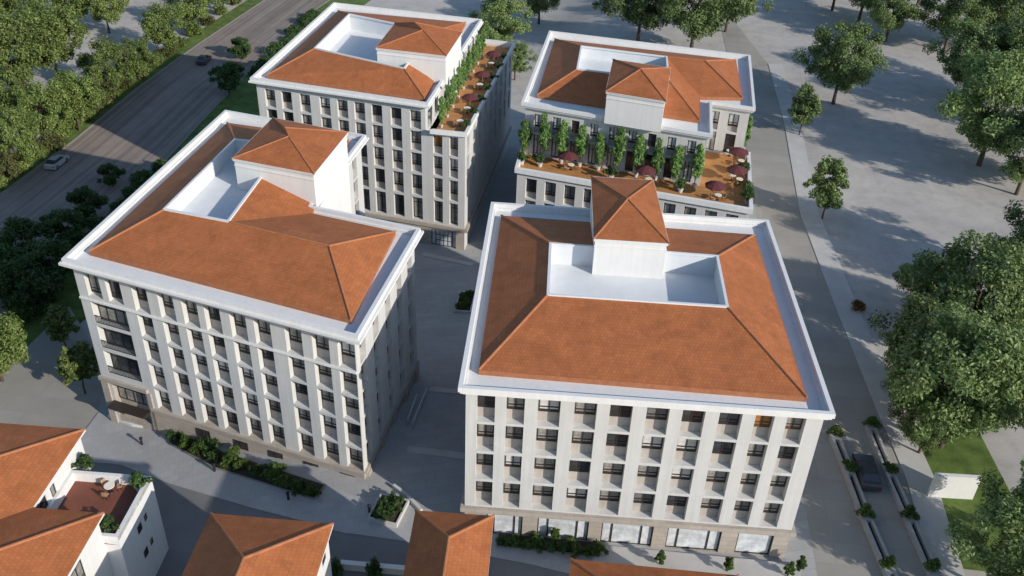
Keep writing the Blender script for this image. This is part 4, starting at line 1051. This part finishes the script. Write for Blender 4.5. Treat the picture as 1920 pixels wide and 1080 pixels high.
def chair_proto(mt):
    o = thing('chair', 'x', 'chair'); s = MB(); s.box(-.22, .22, -.22, .22, .42, .48); s.build('seat', mt, o)
    b = MB(); b.box(-.22, .22, .19, .23, .5, .9); b.build('backrest', mt, o)
    for x in (-.19, .19):
        for y in (-.19, .19):
            l = MB(); l.box(x-.02, x+.02, y-.02, y+.02, 0, .42); l.build('leg', M_black, o)
    return o
par, tab, chr_ = parasol_proto(), table_proto(), chair_proto(M_timber)
ZK = 10.56; ZB = 14.04
def setout(px, py, z, lab_t, grp, parl=None, n=2, rot=0.):
    p = at(px, py, z); place(tab, p, 0, 1.15, 'round pale table '+lab_t, 'tables '+grp)
    for k in range(n):
        a = rot+k*2*math.pi/n; place(chr_, (p.x+math.cos(a)*.85, p.y+math.sin(a)*.85, z), a-math.pi/2, 1.1, 'timber chair at the table '+lab_t, 'chairs '+grp)
    if parl: place(par, (p.x-.5, p.y+.4, z), .3, 1.0, parl, 'red parasols on the roof terraces')
gK = 'on the orange terrace of the notched block'
setout(1070, 318, ZK, 'at the left end of the wide orange terrace', gK, 'dark red parasol at the left end of the wide orange terrace', rot=.3)
setout(1215, 345, ZK, 'near the middle of the wide orange terrace', gK, 'dark red parasol near the middle of the wide orange terrace', rot=.6)
setout(1345, 375, ZK, 'near the front right of the wide orange terrace', gK, 'dark red parasol near the front right corner of the wide orange terrace', rot=.1)
setout(1385, 345, ZK, 'beside the right parapet of the orange terrace', gK, 'dark red parasol against the right parapet, nearer of two', rot=.9)
setout(1388, 310, ZK, 'at the back of the right arm of the orange terrace', gK, 'dark red parasol against the right parapet, farther of two', rot=.4)
for px, py, lab in ((1367, 292, 'small pale table at the back of the right terrace arm'), (1371, 338, 'small pale table in the middle of the right terrace arm')):
    p = at(px, py, ZK); place(tab, p, 0, 1.2, lab, 'tables '+gK)
ln = ['first', 'second', 'third', 'fourth', 'fifth', 'sixth', 'seventh', 'eighth', 'ninth']
kf0, kf1 = Vector(Kw[0]), Vector(Kw[1]); ke = (kf1-kf0).normalized(); kn = Vector((ke.y, -ke.x))
for i in range(9):
    u = [0.3]+[q[1]+.75 for q in usK]; q = kf0+ke*(u[i])+kn*1.0
    place(P_colm[i % 2], (q.x, q.y, ZK), i, (.92, .92, 1.0+.07*((i*3) % 4)), 'columnar potted shrub along the wide terrace doors, %s from the left' % ln[i], 'columnar shrubs along terrace doors')
q = kf0+ke*(u[9])+kn*1.0
place(P_colm[1], (q.x, q.y, ZK), 2, (.92, .92, 1.1), 'columnar potted shrub at the outer corner of the notch in the roof', 'columnar shrubs along terrace doors')
for px, py, lab in ((1353, 278, 'columnar potted shrub in the recessed arm, left of its door'), (1392, 283, 'columnar potted shrub in the recessed arm, right of its door')):
    p = at(px, py, ZK); place(P_colm[0], p, 1, (.92, .92, 1.0), lab, 'columnar shrubs along terrace doors')
PK = 'potted shrubs on the roof terraces'
for px, py, lab in ((978, 308, 'dark potted shrub in the left corner of the wide orange terrace'), (1012, 312, 'dark potted shrub near the left end of the front parapet'), (1145, 336, 'dark potted shrub at the front parapet between two parasols'), (1275, 360, 'dark potted shrub at the front parapet before the right-hand parasol'),
                    (1395, 330, 'dark potted shrub between the two parasols at the right parapet'), (1398, 365, 'dark potted shrub in the front right corner of the wide terrace'), (1400, 382, 'dark potted shrub at the very tip of the right front corner')):
    p = at(px, py, ZK); p.z = ZK; place(P_pot[0], p, px, 1.15, lab, PK)
# long terrace of the back left block
t0, t1 = Vector((-12.1, 131.0)), Vector((-6.9, 166.5)); te = (t1-t0).normalized(); tn = Vector((te.y, -te.x)); tl_ = (t1-t0).length
for i in range(9):
    q = t0+te*(tl_*(i+.15)/9)+tn*.3
    place(P_colm[i % 2], (q.x, q.y, ZB), i, (.62, .62, .84), 'columnar potted shrub on the long terrace, %s from the near end' % ln[i], 'columnar shrubs on the long terrace')
gB = 'on the long orange terrace of the back left block'
for i in range(7):
    q = t0+te*(tl_*(i+.35)/7)+tn*2.9; nmi = ln[i]+' from the near end of the long terrace'
    place(tab, (q.x, q.y, ZB), 0, 1.2, 'round pale table, '+nmi, 'tables '+gB)
    for k in range(2):
        a = .5+k*math.pi; place(chr_, (q.x+math.cos(a)*.9, q.y+math.sin(a)*.9, ZB), a-math.pi/2, 1.1, 'timber chair at the table '+nmi, 'chairs '+gB)
    if i in (1, 3, 5): place(par, (q.x+te.x*2.3, q.y+te.y*2.3, ZB), 0, .85, 'dark red parasol beyond the table '+nmi, 'red parasols on the roof terraces')
    q2 = t0+te*(tl_*(i+.1)/7)+tn*4.35
    place(P_pot[0], (q2.x, q2.y, ZB), i, .9, 'dark potted shrub along the outer parapet, '+nmi, PK)
# small terrace of the white house
for px, py, s, lab in ((165, 870, 1.1, 'round potted shrub by the far wall of the white house terrace'), (262, 905, 1.1, 'round potted shrub in the far right corner of the white house terrace'), (205, 985, 1.0, 'round potted shrub at the near end of the white house terrace')):
    p = at(px, py+14, ztd); place(P_pot[0], p, px, s, lab, PK)
p = at(208, 922, ztd); p.z = ztd+.005
place(tab, p, 0, 1.1, 'round pale table on the brown terrace of the white house', 'tables on the white house terrace')
for k in range(3):
    a = .4+k*2.1; place(chr_, (p.x+math.cos(a)*.85, p.y+math.sin(a)*.85, p.z), a-math.pi/2, 1.05, 'timber chair round the table on the white house terrace', 'chairs on the white house terrace')
# wall with dark shrubs between the two tiled houses
lowwall('garden_wall', 'pale garden wall between the two tiled houses at the bottom', [(640, 1066), (775, 1078)], .9, .4, M_stone)
for px, lab in ((630, 'dark rounded shrub at the left end of the garden wall'), (702, 'dark rounded shrub in the middle of the garden wall')):
    place(P_shrubd[0], gat(px, 1080), 0, (.8, .8, 1.6), lab, 'dark shrubs by the garden wall')
for pr_ in P_right+P_left+P_olive+P_small+P_deep+P_lit+P_shrub+P_shrubd+P_colm+P_pot+P_cyp+[par, tab, chr_, bo]:
    if pr_.name not in USED: print('UNUSED', pr_.name)
